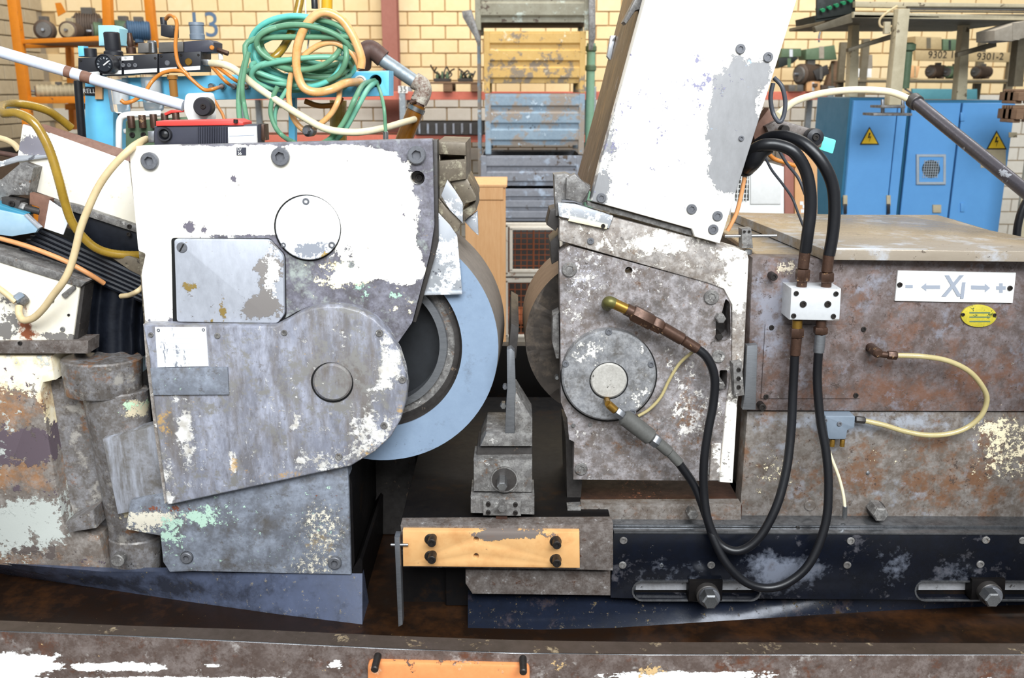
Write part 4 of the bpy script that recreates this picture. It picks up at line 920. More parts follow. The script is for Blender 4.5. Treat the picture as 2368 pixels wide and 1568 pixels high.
V, F = [], []
for i, p in enumerate(top): V += [p + Vector((0, -0.004, -0.001)), Vector((p.x, 1.546, 0.0)), p + Vector((0, 0.02, -0.004)), Vector((p.x, 1.57, 0.0))]
for i in range(n - 1): a = i*4; F += [(a, a+4, a+5, a+1), (a+2, a+3, a+7, a+6), (a, a+2, a+6, a+4)]
F += [(0, 1, 3, 2), (4*n-4, 4*n-2, 4*n-1, 4*n-3)]
obj('front_panel', V, F, 'bed_paint', bed)
sweep('edge_highlight', [p + Vector((0, -0.0015, -0.0015)) for p in top], 0.0016, 'rail_edge', bed, n=6, sub=3)  # thin bright bead added as the bevel highlight along the flange edge
box('trough_floor', (0.0, 2.2, ZT - 0.01), (3.4, 1.28, 0.02), 'trough', bed, bev=0)
V = [p + Vector((0, 0, -0.055)) for p in inner] + [Vector((p.x, p.y + 0.012, ZT)) for p in inner]
obj('trough_wall', V, [(i, n+i, n+i+1, i+1) for i in range(n-1)], 'trough', bed)
box('bed_core', (0.0, 2.75, 0.26), (3.3, 1.9, 0.52), 'dark_steel', bed, bev=0)
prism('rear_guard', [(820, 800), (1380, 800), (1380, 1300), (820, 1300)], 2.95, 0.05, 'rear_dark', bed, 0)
# flange guard plate at the bottom edge of the picture
gpl = prism('guard_plate', rnd([(850, 1531), (1225, 1540), (1225, 1640), (850, 1640)], 14), 1.535, 0.012, 'orange_guard', bed)
for (x, y) in ((866, 1550), (1210, 1556)):
    a = P(x, y, 1.50); rod('stud', a, a + Vector((0, 0.05, 0)), M(10, 1.5), 'bolt_dark', gpl, ch=0.002); 
# skirts of the two slides down to the trough
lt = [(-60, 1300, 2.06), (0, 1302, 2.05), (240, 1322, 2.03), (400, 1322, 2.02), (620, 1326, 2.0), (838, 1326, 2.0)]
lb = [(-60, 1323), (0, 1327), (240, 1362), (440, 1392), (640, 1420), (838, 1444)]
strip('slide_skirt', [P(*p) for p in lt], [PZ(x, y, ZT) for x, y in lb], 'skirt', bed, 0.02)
rt = [(1082, 1374, 1.98), (1250, 1375, 1.98), (1420, 1380, 1.97), (1700, 1384, 1.97), (2050, 1384, 1.98), (2430, 1384, 1.99)]
rb = [(1082, 1452), (1250, 1456), (1420, 1452), (1700, 1434), (2050, 1412), (2430, 1396)]
strip('slide_skirt', [P(*p) for p in rt], [PZ(x, y, ZT) for x, y in rb], 'skirt_dark', bed, 0.02)

# ---------------------------------------------------------------- left: casting that carries the wheel head
cast = thing('pedestal_casting', 'grey green cast iron wheel head base with round pivot column', 'machine casting')
prism('casting_body', [(-60, 822), (118, 824), (126, 880), (100, 886), (94, 905), (110, 1000), (140, 1180), (150, 1215), (230, 1240), (250, 1326), (0, 1308), (-60, 1304)], 2.05, 0.6, 'left_casting', cast, 0.006)
prism('recess_wall', [(96, 880), (330, 860), (330, 1250), (150, 1240), (110, 1010)], 2.10, 0.3, 'column_casting', cast, 0)
pc = P(232, 900, 2.05)
def pill(name, y0, y1, xc0, xc1, r0, r1, m, squash=0.9, n=28):
    a, b = P(xc0, y0, 2.06), P(xc1, y1, 2.06); V, F = [], []
    R0, R1 = M(r0, 2.06), M(r1, 2.06); rows = [(a, R0 - 0.004, 0.0), (a, R0, -0.004), (b, R1, 0.004), (b, R1 - 0.004, 0.0)]
    for p, R_, dz in rows:
        for i in range(n):
            t = 2*pi*i/n; V.append((p.x + cos(t)*R_, p.y + 0.02 + sin(t)*R_*squash*0.8, p.z + dz))
    for j in range(3):
        for i in range(n): k = (i+1) % n; F.append((j*n+i, j*n+k, (j+1)*n+k, (j+1)*n+i))
    F += [tuple(range(n)), tuple(3*n + i for i in range(n))]
    return obj(name, V, F, m, cast)
pill('column_collar', 832, 915, 226, 232, 97, 92, 'column_casting')
pill('pivot_column', 905, 1250, 258, 304, 80, 62, 'column_casting')
pill('column_foot', 1246, 1332, 305, 308, 66, 64, 'column_casting')
prism('pad', [(236, 1016), (358, 986), (384, 1168), (272, 1190)], 2.012, 0.05, 'pad_casting', cast)
prism('rib', [(150, 1210), (215, 1180), (222, 1222), (160, 1232)], 2.02, 0.06, 'column_casting', cast)
prism('base_plate', [(300, 1160), (804, 1078), (806, 1110), (812, 1330), (446, 1322), (392, 1324), (376, 1300), (370, 1240), (290, 1225)], 1.99, 0.05, 'base_casting', cast, 0.004)
prism('base_block', [(330, 1000), (800, 1000), (802, 1310), (400, 1310)], 2.04, 0.3, 'base_casting', cast, 0)
bolt(430, 1292, 1.982, 15, cast, ring=True, h=0.01, dep=0.007); bolt(773, 1304, 1.982, 17, cast, ring=True, h=0.01, dep=0.007)
disc('plug', 271, 1298, 1.978, 17, 0.02, 'mid_steel', cast)
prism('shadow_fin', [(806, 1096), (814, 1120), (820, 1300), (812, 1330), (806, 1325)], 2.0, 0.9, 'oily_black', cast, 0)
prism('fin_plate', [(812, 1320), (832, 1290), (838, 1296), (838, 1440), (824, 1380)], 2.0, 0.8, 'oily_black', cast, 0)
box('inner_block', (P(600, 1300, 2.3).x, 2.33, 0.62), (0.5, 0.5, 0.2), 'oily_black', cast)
box('rear_block', (-0.62, 2.62, 0.9), (0.72, 0.5, 0.7), 'dark_steel', cast)

# ---------------------------------------------------------------- left: wheel head housing
hs = thing('wheelhead_housing', 'big white peeling wheel head housing plate with grey belt cover', 'machine housing')
bore = circ(965, 412, 17, 20)
prism('front_plate', rnd([(298, 339), (1000, 322), (1004, 523), (994, 587), (953, 746), (915, 800), (860, 850), (336, 850), (336, 746), (327, 635), (337, 586), (320, 580)], 6), 2.0, 0.045, 'plate_paint', hs, 0.004, holes=[bore])
disc('bore_bottom', 965, 412, 2.035, 17, 0.02, 'dark_steel', hs); bolt(969, 411, 2.028, 8, hs, m='bolt_dark')
prism('body', [(306, 372), (570, 372), (570, 850), (340, 850)], 2.045, 0.42, 'guard_dark', hs, 0)
prism('top_block', [(560, 372), (1000, 372), (1004, 440), (560, 470)], 2.045, 0.30, 'guard_dark', hs, 0)
prism('edge_bar', [(1001, 324), (1011, 324), (1014, 560), (1004, 600), (962, 745), (955, 745), (995, 588), (1005, 523)], 2.012, 0.05, 'dark_steel', hs, 0.001)
for (x, y, r) in ((344, 373, 20), (647, 363, 21), (963, 359, 21)): bolt(x, y, 1.990, r, hs, ring=True, h=0.013, dep=0.008)
tgp = pbox('printed_tag', 547, 341, 569, 359, 1.998, 0.003, 'sensor_grey', hs, 0)
text_mesh('tag_print', 'D/\n56', P(554, 350, 1.9975), 0.0085, 'white_clean', tgp, 0.0003)
ic = prism('inspection_cover', rnd([(402, 553), (622, 555), (655, 592), (657, 728), (642, 748), (408, 745)], 8), 1.985, 0.016, 'grey_plate', hs, 0.003)
prism('cover_gasket', rnd([(396, 550), (624, 551), (660, 590), (662, 732), (646, 752), (400, 750)], 8), 1.9975, 0.004, 'black_gap', hs, 0)
screw(420, 573, 1.983, 13, ic)
rc = disc('round_cover', 711, 528, 1.986, 74, 0.016, 'white_paint', hs, 0.002, 56)
for (x, y, r) in ((707, 466, 8), (767, 567, 8), (655, 567, 6)): bolt(x, y, 1.984, r, rc, h=0.004)
lathe('cover_groove', P(711, 528, 1.9985), (0, 1, 0), [(M(74, 2), 0), (M(77, 2), 0), (M(78, 2), 0.002)], 'black_gap', hs, 48, cap=False)
# belt cover with the big round end
arc = [(690, 725), (720, 713), (757, 707), (795, 709), (832, 719), (866, 738), (898, 770), (922, 812), (936, 855), (942, 893), (938, 932), (926, 972), (904, 1010), (868, 1044), (812, 1078)]
bc_ = prism('belt_cover', [(330, 752), (636, 754), (662, 742)] + arc + [(560, 1132), (385, 1170), (376, 1090), (362, 990), (352, 905), (345, 830)], 1.962, 0.038, 'cover_paint', hs, 0.005, seg=3)
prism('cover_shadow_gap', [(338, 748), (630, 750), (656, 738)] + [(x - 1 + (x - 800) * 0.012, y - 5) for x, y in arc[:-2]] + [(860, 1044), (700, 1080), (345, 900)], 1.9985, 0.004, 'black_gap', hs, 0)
disc('hub_cap', 768, 885, 1.950, 47, 0.02, 'cover_paint', bc_, 0.004)
lathe('hub_groove', P(768, 885, 1.961), (0, 1, 0), [(M(47, 1.96), 0), (M(51, 1.96), 0.0), (M(52, 1.96), 0.002)], 'black_gap', bc_, 40, cap=False)
for (x, y, r) in ((502, 777, 7), (657, 770, 7), (877, 771, 9), (930, 879, 9), (888, 985, 9), (783, 1057, 9), (348, 775, 6)): bolt(x, y, 1.959, r, bc_, 'mid_steel', 0.004)
np_ = prism('rating_plate', [(358, 757), (476, 757), (482, 847), (364, 850)], 1.9595, 0.003, 'nameplate', bc_, 0.0005)
for i in range(4):
    y = 780 + i * 13; prism('print_line', [(392, y), (392 + (60, 48, 66, 40)[i], y), (392 + (60, 48, 66, 40)[i], y + 3), (392, y + 3)], 1.959, 0.0006, 'mark_light', np_, 0)
for (x, y) in ((366, 764), (470, 763)): bolt(x, y, 1.958, 4, np_, h=0.002)
prism('blank_plate', [(347, 852), (526, 850), (529, 913), (354, 914)], 1.956, 0.006, 'base_casting', bc_, 0.001)
prism('cover_edge_lip', [(330, 750), (345, 752), (352, 832), (372, 1000), (388, 1160), (380, 1168), (356, 1000), (336, 832)], 1.972, 0.03, 'arm_paint', hs)

# ---------------------------------------------------------------- grinding wheel
gw = thing('grinding_wheel', 'large blue grey grinding wheel behind the white housing', 'grinding wheel')
WYF = 2.055; c = P(868, 798, WYF); ax = Vector((0.057, 1, 0)).normalized(); Rw = M(290, WYF) * 1.02
def RW(p): return M(p, WYF) * 1.02
lathe('abrasive_ring', c, ax, [(RW(205), 0.012), (RW(205), 0.0), (Rw, 0.0)], 'wheel_abrasive', gw, 96, cap=False)
lathe('rim', c, ax, [(Rw, 0.0), (Rw + 0.0005, 0.002), (Rw, 0.215), (RW(205), 0.215)], 'wheel_rim', gw, 96, cap=False)
lathe('clamp_groove', c, ax, [(RW(205), 0.004), (RW(200), 0.012), (RW(197), 0.02), (RW(186), 0.016), (RW(184), 0.03)], 'dark_steel', gw, 80, cap=False)
lathe('flange_ring_outer', c, ax, [(RW(186), 0.022), (RW(168), 0.024), (RW(167), 0.05)], 'mid_steel', gw, 80, cap=False)
lathe('clamp_ring', c, ax, [(RW(170), 0.034), (RW(167), 0.014), (RW(150), 0.014), (RW(148), 0.06)], 'steel', gw, 80, cap=False)
lathe('flange_well', c, ax, [(RW(149), 0.05), (RW(100), 0.075), (RW(70), 0.08), (RW(40), 0.03)], 'well_dark', gw, 64)
for a in range(0, 360, 45):
    q = c + ax * 0.045 + Vector((cos(radians(a + 2)) * RW(128), 0, sin(radians(a + 2)) * RW(128)))
    lathe('clamp_bolt', q, ax, [(0.006, 0.003), (0.008, 0.003), (0.011, 0.0), (0.013, 0.003), (0.013, 0.03)], 'bolt_dark', gw, 16)

# ---------------------------------------------------------------- guards around the wheel
gd = thing('wheel_guard', 'bent bright and dark sheet metal guard above the grinding wheel', 'guard')
prism('bright_deflector', [(1006, 484), (1040, 520), (1057, 545), (1069, 677), (1020, 681), (968, 680), (1000, 590)], 2.026, 0.004, 'sheet_bright', gd, 0.001)
prism('rolled_lip', [(968, 677), (1069, 674), (1069, 681), (968, 684)], 2.021, 0.010, 'sheet_bright', gd, 0.002)
prism('deflector_arm', [(1012, 455), (1032, 480), (1068, 512), (1060, 535), (1050, 538), (1012, 488)], 2.034, 0.02, 'guard_dark', gd)
prism('bright_wing', [(1020, 452), (1034, 416), (1052, 440), (1070, 470), (1070, 516), (1040, 486)], 2.028, 0.006, 'sheet_bright', gd, 0.001)
prism('guard_top', [(1010, 328), (1077, 330), (1078, 360), (1012, 357)], 2.06, 0.25, 'guard_dark', gd)
prism('guard_frame', [(1010, 357), (1018, 357), (1018, 372), (1074, 368), (1074, 358), (1078, 358), (1078, 414), (1040, 420), (1012, 440)], 2.065, 0.25, 'guard_dark', gd)
prism('guard_segment', [(1034, 412), (1082, 414), (1102, 454), (1102, 464), (1070, 474), (1052, 440)], 2.075, 0.2, 'guard_dark', gd, 0.004)
prism('guard_segment', [(1070, 486), (1100, 466), (1102, 486), (1076, 510), (1070, 512)], 2.10, 0.2, 'guard_dark', gd, 0.004)
prism('guard_tongue', [(1074, 512), (1104, 488), (1106, 545), (1090, 530)], 2.12, 0.02, 'sheet_bright', gd, 0.001)

# ---------------------------------------------------------------- work rest table between the wheels
wt = thing('work_rest_table', 'dark oily slide table between the wheels with an ochre front bar', 'machine table')
ztab = P(1150, 1216, 1.90).z
A = [PZ(932, 1216, ztab), PZ(1330, 1204, ztab)]
tl = [P(924, 1218, 1.90), P(1416, 1214, 1.90), P(1416, 1214, 1.90) + Vector((0, 0.9, 0)), P(924, 1218, 1.90) + Vector((0.0, 0.9, 0))]
for p in tl: p.z = ztab
solid('table_top', [tl], (0, 0, -0.08), 'oily_black', wt, 0.003)
prism('front_face', [(926, 1216), (1418, 1213), (1418, 1320), (1340, 1318), (932, 1312)], 1.895, 0.04, 'bar_worn', wt, 0.002)
ob = prism('ochre_bar', [(931, 1228), (1340, 1231), (1341, 1314), (932, 1310)], 1.878, 0.017, 'ochre_paint', wt, 0.002, holes=[circ(1101, 1248, 6, 14), circ(1101, 1286, 6, 14)])
for (x, y) in ((998, 1253), (998, 1292), (1288, 1258), (1288, 1300)):
    disc('washer', x - 3, y - 4, 1.874, 15, 0.006, 'bolt_dark', ob); bolt(x, y + 4, 1.85, 11, ob, 'bolt_dark', 0.03)
prism('under_bar', [(1076, 1318), (1412, 1322), (1412, 1378), (1092, 1374), (1076, 1350)], 1.93, 0.06, 'bar_worn', wt)
prism('strip_plate', [(912, 1243), (924, 1243), (931, 1445), (921, 1450)], 1.868, 0.03, 'steel', wt, 0.001)
rod('pin', P(904, 1260, 1.875), P(944, 1260, 1.875), M(4, 1.88), 'bolt_bright', wt)
prism('web_plate', [(932, 1312), (1080, 1316), (1092, 1386), (1040, 1420), (960, 1452), (934, 1452)], 2.02, 0.05, 'oily_black', wt, 0)
box('table_core', (0.05, 2.35, 0.64), (0.42, 0.7, 0.18), 'oily_black', wt)

wr = thing('work_rest', 'grey steel work rest with blade standing between the two wheels', 'work rest')
prism('rest_foot', [(1088, 1151), (1236, 1151), (1236, 1191), (1088, 1187)], 1.93, 0.10, 'mid_steel', wr)
pl_ = prism('clamp_plate', [(1117, 1160), (1205, 1160), (1205, 1194), (1117, 1193)], 1.918, 0.012, 'mid_steel', wr)
for (x, y) in ((1129, 1167), (1129, 1186), (1192, 1168), (1192, 1187)): bolt(x, y, 1.914, 6, pl_, 'bolt_dark', 0.006)
hexbolt(1161, 1178, 1.895, 11, pl_, 0.024, 'mid_steel')
prism('rest_block', [(1095, 1066), (1231, 1064), (1231, 1139), (1095, 1137)], 1.95, 0.09, 'mid_steel', wr)
disc('dial_boss', 1166, 1110, 1.945, 34, 0.01, 'dark_steel', wr)
lathe('dial_ring', P(1166, 1110, 1.944), (0, 1, 0), [(M(34, 1.95), 0.002), (M(34, 1.95), 0), (M(31, 1.95), 0), (M(30, 1.95), 0.003)], 'mid_steel', wr, 36, cap=False)
h_ = hexbolt(1161, 1127, 1.90, 13, wr, 0.05, 'bolt_bright')
prism('upper_slide', [(1104, 1034), (1231, 1034), (1231, 1064), (1100, 1064)], 1.985, 0.10, 'dark_steel', wr)
prism('bracket_foot', [(1124, 1002), (1231, 1002), (1231, 1033), (1110, 1033)], 1.97, 0.14, 'mid_steel', wr)
prism('bracket', [(1190, 908), (1194, 908), (1231, 968), (1231, 1004), (1190, 1004)], 1.975, 0.10, 'mid_steel', wr)
prism('blade', [(1172, 810), (1182, 806), (1190, 814), (1193, 906), (1190, 930), (1190, 1002), (1168, 1002), (1171, 930), (1173, 900)], 1.97, 0.03, 'steel', wr, 0.001)
prism('rear_blade', [(1182, 748), (1200, 758), (1193, 830), (1176, 810)], 2.05, 0.35, 'dark_steel', wr, 0.001)
hexbolt(1164, 940, 1.985, 8, wr, 0.02, 'bolt_bright'); hexbolt(1168, 897, 1.985, 6, wr, 0.02, 'bolt_steel')
prism('table_slot', [(1147, 1194), (1173, 1194), (1173, 1214), (1147, 1214)], 1.925, 0.012, 'rust_floor', wr, 0)

# ---------------------------------------------------------------- regulating wheel and its head
rw = thing('control_roller', 'brown regulating wheel peeping out left of the grey head plate', 'regulating wheel')
c = P(1410, 782, 2.11); R1 = M(200, 2.11) * 1.01
lathe('wheel_face', c, (-0.02, 1, 0), [(R1*0.3, 0.004), (R1*0.55, 0.004), (R1*0.6, 0.0), (R1, 0.0)], 'regwheel', rw, 80)
lathe('wheel_rim', c, (-0.02, 1, 0), [(R1, 0.0), (R1, 0.23), (R1*0.9, 0.231)], 'regwheel_rim', rw, 80, cap=False)
lathe('wheel_flange', c - Vector((0, 0.03, 0)), (-0.02, 1, 0), [(R1*0.5, 0.0), (R1*0.62, 0.004), (R1*0.63, 0.03)], 'mid_steel', rw, 60)

rh = thing('grinder_headstock', 'spotted grey regulating wheel head with round cap under the white slanted box', 'machine head')
prism('head_plate', [(1293, 585), (1317, 568), (1640, 655), (1672, 668), (1690, 700), (1692, 860), (1680, 930), (1664, 1112), (1326, 1109), (1328, 1022), (1316, 1016), (1312, 968), (1297, 930), (1296, 740)], 1.985, 0.06, 'regulating_paint', rh, 0.005,
      holes=[circ(1454, 626, 9, 14), rnd([(1655, 742), (1668, 728), (1678, 690), (1688, 700), (1690, 780), (1676, 790), (1655, 782)], 5), rnd([(1664, 856), (1682, 856), (1680, 900), (1662, 904)], 4)])
prism('head_body', [(1300, 600), (1680, 690), (1660, 1100), (1335, 1100)], 2.045, 0.05, 'dark_steel', rh, 0)
dc = disc('drive_cap', 1408, 870, 1.955, 114, 0.032, 'cap_paint', rh, 0.004, 64)
lathe('cap_seam', P(1408, 870, 1.984), (0, 1, 0), [(M(114, 1.98), 0), (M(117, 1.98), 0), (M(118, 1.98), 0.002)], 'black_gap', rh, 56, cap=False)
disc('cap_centre', 1408, 881, 1.949, 44, 0.01, 'cap_centre', dc, 0.003); lathe('centre_groove', P(1408, 881, 1.9545), (0, 1, 0), [(M(44, 1.955), 0), (M(47, 1.955), 0), (M(48, 1.955), 0.002)], 'black_gap', dc, 40, cap=False)
for (x, y) in ((1308, 842), (1506, 843), (1464, 954), (1408, 768)): bolt(x, y, 1.952, 8, dc, 'bolt_steel', 0.005)
for (x, y, r) in ((1317, 624, 18), (1646, 688, 18), (1662, 825, 16), (1344, 1086, 16), (1648, 1090, 15)): bolt(x, y, 1.980, r, rh, 'mid_steel', 0.008)
hexbolt(1668, 738, 1.965, 12, rh, 0.05, 'mid_steel'); hexbolt(1664, 780, 1.975, 9, rh, 0.04, 'bolt_dark'); hexbolt(1668, 892, 1.965, 10, rh, 0.05, 'mid_steel')
for (x, y) in ((1288, 875), (1365, 983), (1326, 985)): hexbolt(x, y, 1.98, 5, rh, 0.02, 'bolt_bright')
prism('side_tab', [(1278, 730), (1293, 722), (1294, 830), (1286, 830), (1276, 790)], 2.02, 0.05, 'mid_steel', rh)
prism('foot_lug', [(1645, 1030), (1668, 1028), (1664, 1112), (1640, 1112)], 1.975, 0.01, 'arm_paint', rh)

ra = thing('pivot_frame', 'pale worn inverted L arm framing the regulating head', 'machine arm')
prism('arm_frame', [(1293, 506), (1406, 530), (1418, 502), (1598, 548), (1665, 566), (1728, 584), (1732, 600), (1720, 850), (1706, 930), (1695, 1118), (1663, 1116), (1680, 930), (1692, 850), (1693, 705), (1674, 669), (1640, 656), (1293, 557)], 1.98, 0.07, 'arm_paint', ra, 0.004)
bolt(1366, 558, 1.976, 8, ra, 'bolt_steel', 0.005); bolt(1690, 655, 1.976, 6, ra, 'arm_paint', 0.003)
st = prism('stop_plate', [(1290, 470), (1330, 472), (1418, 500), (1408, 528), (1293, 500)], 1.972, 0.03, 'sheet_bright', ra, 0.002, holes=[rnd([(1320, 502), (1402, 520), (1400, 528), (1318, 510)], 3)])
prism('slot_bar', [(1318, 500), (1406, 520), (1403, 530), (1314, 511)], 1.969, 0.01, 'cream_hose', ra, 0.001)
bolt(1395, 523, 1.966, 5, ra, 'bolt_dark', 0.004)
prism('gib', [(1358, 466), (1420, 482), (1600, 532), (1600, 546), (1358, 476)], 1.975, 0.03, 'mid_steel', ra, 0.002)
prism('side_clamp', [(1281, 405), (1310, 402), (1366, 430), (1356, 468), (1300, 462), (1290, 500), (1285, 500)], 1.99, 0.06, 'mid_steel', ra, 0.003)
prism('clamp_tooth', [(1310, 412), (1330, 402), (1366, 436), (1345, 470), (1308, 460)], 1.972, 0.03, 'mid_steel', ra, 0.003)
prism('side_stop', [(1264, 520), (1272, 486), (1292, 480), (1293, 520), (1285, 535)], 2.0, 0.08, 'dark_steel', ra, 0.003)
prism('side_wall', [(1272, 560), (1293, 540), (1296, 600), (1276, 612)], 2.03, 0.1, 'dark_steel', ra, 0.002)
pbk = prism('trip_block', [(1695, 842), (1716, 838), (1722, 915), (1698, 918)], 1.955, 0.04, 'mid_steel', ra)
for y in (856, 876, 896): bolt(1709, y, 1.951, 5, pbk, 'bolt_dark', 0.004)
prism('trip_rail', [(1728, 800), (1752, 798), (1748, 948), (1718, 948), (1722, 912)], 1.97, 0.02, 'steel', ra, 0.002)

# ---------------------------------------------------------------- slanted white dresser box
dr = thing('dresser_box', 'tall slanted white peeling box rising from the regulating head', 'machine housing')
fp = [(1562, -260), (1925, -260), (1843, 0), (1665, 564), (1607, 548), (1600, 530), (1367, 465), (1390, 372), (1440, 190)]
prism('front_plate', fp, 1.96, 0.05, 'dresser_paint', dr, 0.004)
prism('left_cheek', [(1558, -258), (1595, -258), (1475, 190), (1428, 372), (1400, 462), (1372, 452), (1396, 366), (1444, 190)], 2.01, 0.50, 'dresser_side', dr, 0.004)
prism('core_box', [(1595, -255), (1910, -255), (1832, 0), (1690, 440), (1430, 420), (1475, 190)], 2.01, 0.42, 'dark_steel', dr, 0)
prism('cheek_rail', [(1438, 195), (1446, 160), (1475, 60), (1490, 0), (1530, -140), (1520, -140), (1470, 30), (1440, 120)], 2.35, 0.10, 'dresser_side', dr, 0.004)
prism('clip_plate', [(1404, 130), (1413, 82), (1424, 82), (1412, 140)], 2.44, 0.03, 'aluminium', dr, 0.001)
prism('cheek_tab', [(1442, 50), (1478, -20), (1486, -20), (1486, 20), (1470, 24), (1448, 56)], 2.05, 0.05, 'mid_steel', dr, 0.002)
for (x, y, r) in ((1713, 113, 11), (1777, 132, 11), (1391, 458, 11), (1600, 484, 12), (1660, 500, 12), (1650, 531, 12), (1715, 320, 6)): bolt(x, y, 1.956, r, dr, 'bolt_steel', 0.008)

# ---------------------------------------------------------------- right: slide body
sb = thing('machine_slide', 'rust brown slide body with X1 axis plate at the right', 'machine body')
prism('upper_plate', [(1740, 596), (2440, 606), (2440, 952), (1720, 950), (1718, 860), (1732, 800)], 2.0, 0.05, 'body_rust', sb, 0.003)
prism('lower_plate', [(1728, 951), (2440, 953), (2440, 1216), (1712, 1214), (1712, 1166)], 2.008, 0.05, 'body_lower', sb, 0.003)
zc = P(1900, 598, 2.0).z
box('core', (P(2090, 900, 2.05).x, 2.36, (zc + 0.8)/2), (P(2440, 900, 2.05).x - P(1745, 900, 2.05).x, 0.6, zc - 0.8 - 0.004), 'dark_steel', sb, bev=0)
box('top_sheet', (P(2090, 900, 2.05).x - 0.01, 2.38, zc - 0.006), (P(2440, 900, 2.05).x - P(1738, 900, 2.05).x, 0.7, 0.012), 'top_plate', sb, bev=0.002)
ip = prism('inspection_plate', [(1770, 750), (2008, 752), (1990, 922), (1760, 922)], 1.996, 0.006, 'body_rust', sb, 0.0015)
for (x, y) in ((1785, 758), (1998, 762), (1980, 915), (1772, 918)): bolt(x, y, 1.993, 6, ip, 'bolt_dark', 0.005)
for (x, y) in ((1790, 641), (1764, 943)): bolt(x, y, 1.975, 9, sb, 'bolt_dark', 0.026)
xp = prism('axis_plate', [(2077, 626), (2350, 631), (2342, 701), (2070, 696)], 1.995, 0.006, 'white_clean', sb, 0.001)
for (x, y) in ((2082, 659), (2337, 667)): bolt(x, y, 1.991, 6, xp, 'bolt_dark', 0.005)
text_mesh('axis_letter', 'X', P(2203, 664, 1.9945), 0.066, 'mark_grey', xp, 0.0012, (0.85, 1), bold=0.0012)
text_mesh('axis_digit', '1', P(2226, 674, 1.9945), 0.050, 'mark_grey', xp, 0.0012, bold=0.0012)
prism('minus_mark', rect(2094, 659, 2111, 666), 1.994, 0.002, 'mark_grey', xp, 0)
prism('plus_mark', [(2304, 662), (2311, 662), (2311, 655), (2319, 655), (2319, 662), (2326, 662), (2326, 670), (2319, 670), (2319, 677), (2311, 677), (2311, 670), (2304, 670)], 1.994, 0.002, 'mark_grey', xp, 0)
prism('arrow_mark', [(2130, 664), (2142, 655), (2142, 660), (2174, 660), (2174, 668), (2142, 668), (2142, 673)], 1.994, 0.002, 'mark_grey', xp, 0)
prism('arrow_mark', [(2290, 666), (2278, 656), (2278, 661), (2246, 660), (2246, 669), (2278, 670), (2278, 676)], 1.994, 0.002, 'mark_grey', xp, 0)
yp = prism('oval_plate', circ(2264, 731, 41, 40, ry=26), 1.996, 0.005, 'yellow_plate', sb, 0.001)
for (x, y) in ((2228, 728), (2301, 729)): bolt(x, y, 1.993, 4, yp, 'bolt_dark', 0.004)
for y in (722, 732, 742): prism('print_line', rect(2242, y, 2290, y + 3), 1.9955, 0.001, 'motor_green', yp, 0)
hexbolt(2038, 1192, 1.96, 20, sb, 0.05, 'mid_steel'); disc('washer', 2028, 1180, 1.998, 22, 0.01, 'dark_steel', sb)
disc('plug', 1874, 1170, 2.004, 15, 0.01, 'body_lower', sb); disc('plug', 2008, 1095, 2.005, 5, 0.006, 'steel', sb)
hexbolt(1603, 1192, 1.955, 14, sb, 0.06, 'mid_steel')
# pocket below the regulating head
prism('front_rail', [(1344, 1168), (1714, 1166), (1714, 1212), (1340, 1211)], 1.985, 0.03, 'body_lower', sb, 0.002)
zfl = P(1500, 1170, 2.0).z; a, b = PZ(1345, 1166, zfl), PZ(1714, 1166, zfl)
solid('pocket_floor', [[Vector((a.x, 2.0, a.z)), Vector((b.x, 2.0, a.z)), Vector((b.x, 2.5, a.z)), Vector((a.x, 2.5, a.z))]], (0, 0, -0.03), 'rust_floor', sb, 0)
prism('rail_end', [(1312, 1175), (1344, 1173), (1342, 1212), (1310, 1212)], 1.978, 0.03, 'mid_steel', sb, 0.002)
prism('rail_notch', [(1318, 1184), (1338, 1184), (1338, 1208), (1318, 1208)], 1.976, 0.004, 'dark_steel', sb, 0.001)
prism('pocket_post', [(1308, 1010), (1328, 1022), (1346, 1110), (1342, 1174), (1312, 1174)], 2.05, 0.2, 'dark_steel', sb, 0)
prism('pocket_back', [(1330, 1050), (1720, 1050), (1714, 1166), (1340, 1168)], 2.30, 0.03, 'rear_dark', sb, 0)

tp = thing('cover_plate', 'wide flat steel cover plate lying on the slide body', 'plate')
zp = P(1900, 576, 1.98).z
pts = [PZ(1905, 577, zp), PZ(2440, 582, zp), PZ(2440, 560, zp), PZ(2368, 548, zp), PZ(2230, 521, zp), PZ(2090, 499, zp), PZ(1690, 491, zp)]
solid('plate', [pts], (0, 0, -0.022), 'top_plate', tp, 0.001)
pa, pb = P(1905, 577, 1.98), P(2440, 582, 1.98)
prism('bright_edge', [(1904, 574), (2440, 580), (2440, 604), (1906, 596)], 1.976, 0.006, 'plate_edge', tp, 0.001)
cl = thing('clamp_block', 'small steel clamp block with thin rod beside the cover plate', 'clamp')
prism('block', [(1715, 530), (1738, 528), (1742, 575), (1716, 575)], 1.99, 0.03, 'mid_steel', cl)
rod('rod', P(1676, 546, 2.0), P(1796, 545, 2.0), M(3.5, 2), 'bolt_bright', cl)
a = P(1731, 576, 2.0); rod('pin', a, a + Vector((0, 0, -0.012)), M(9, 2), 'bolt_bright', cl, ch=0.002)
for (x, y) in ((1722, 536), (1733, 536)): bolt(x, y, 1.987, 3, cl, 'bolt_dark', 0.003)

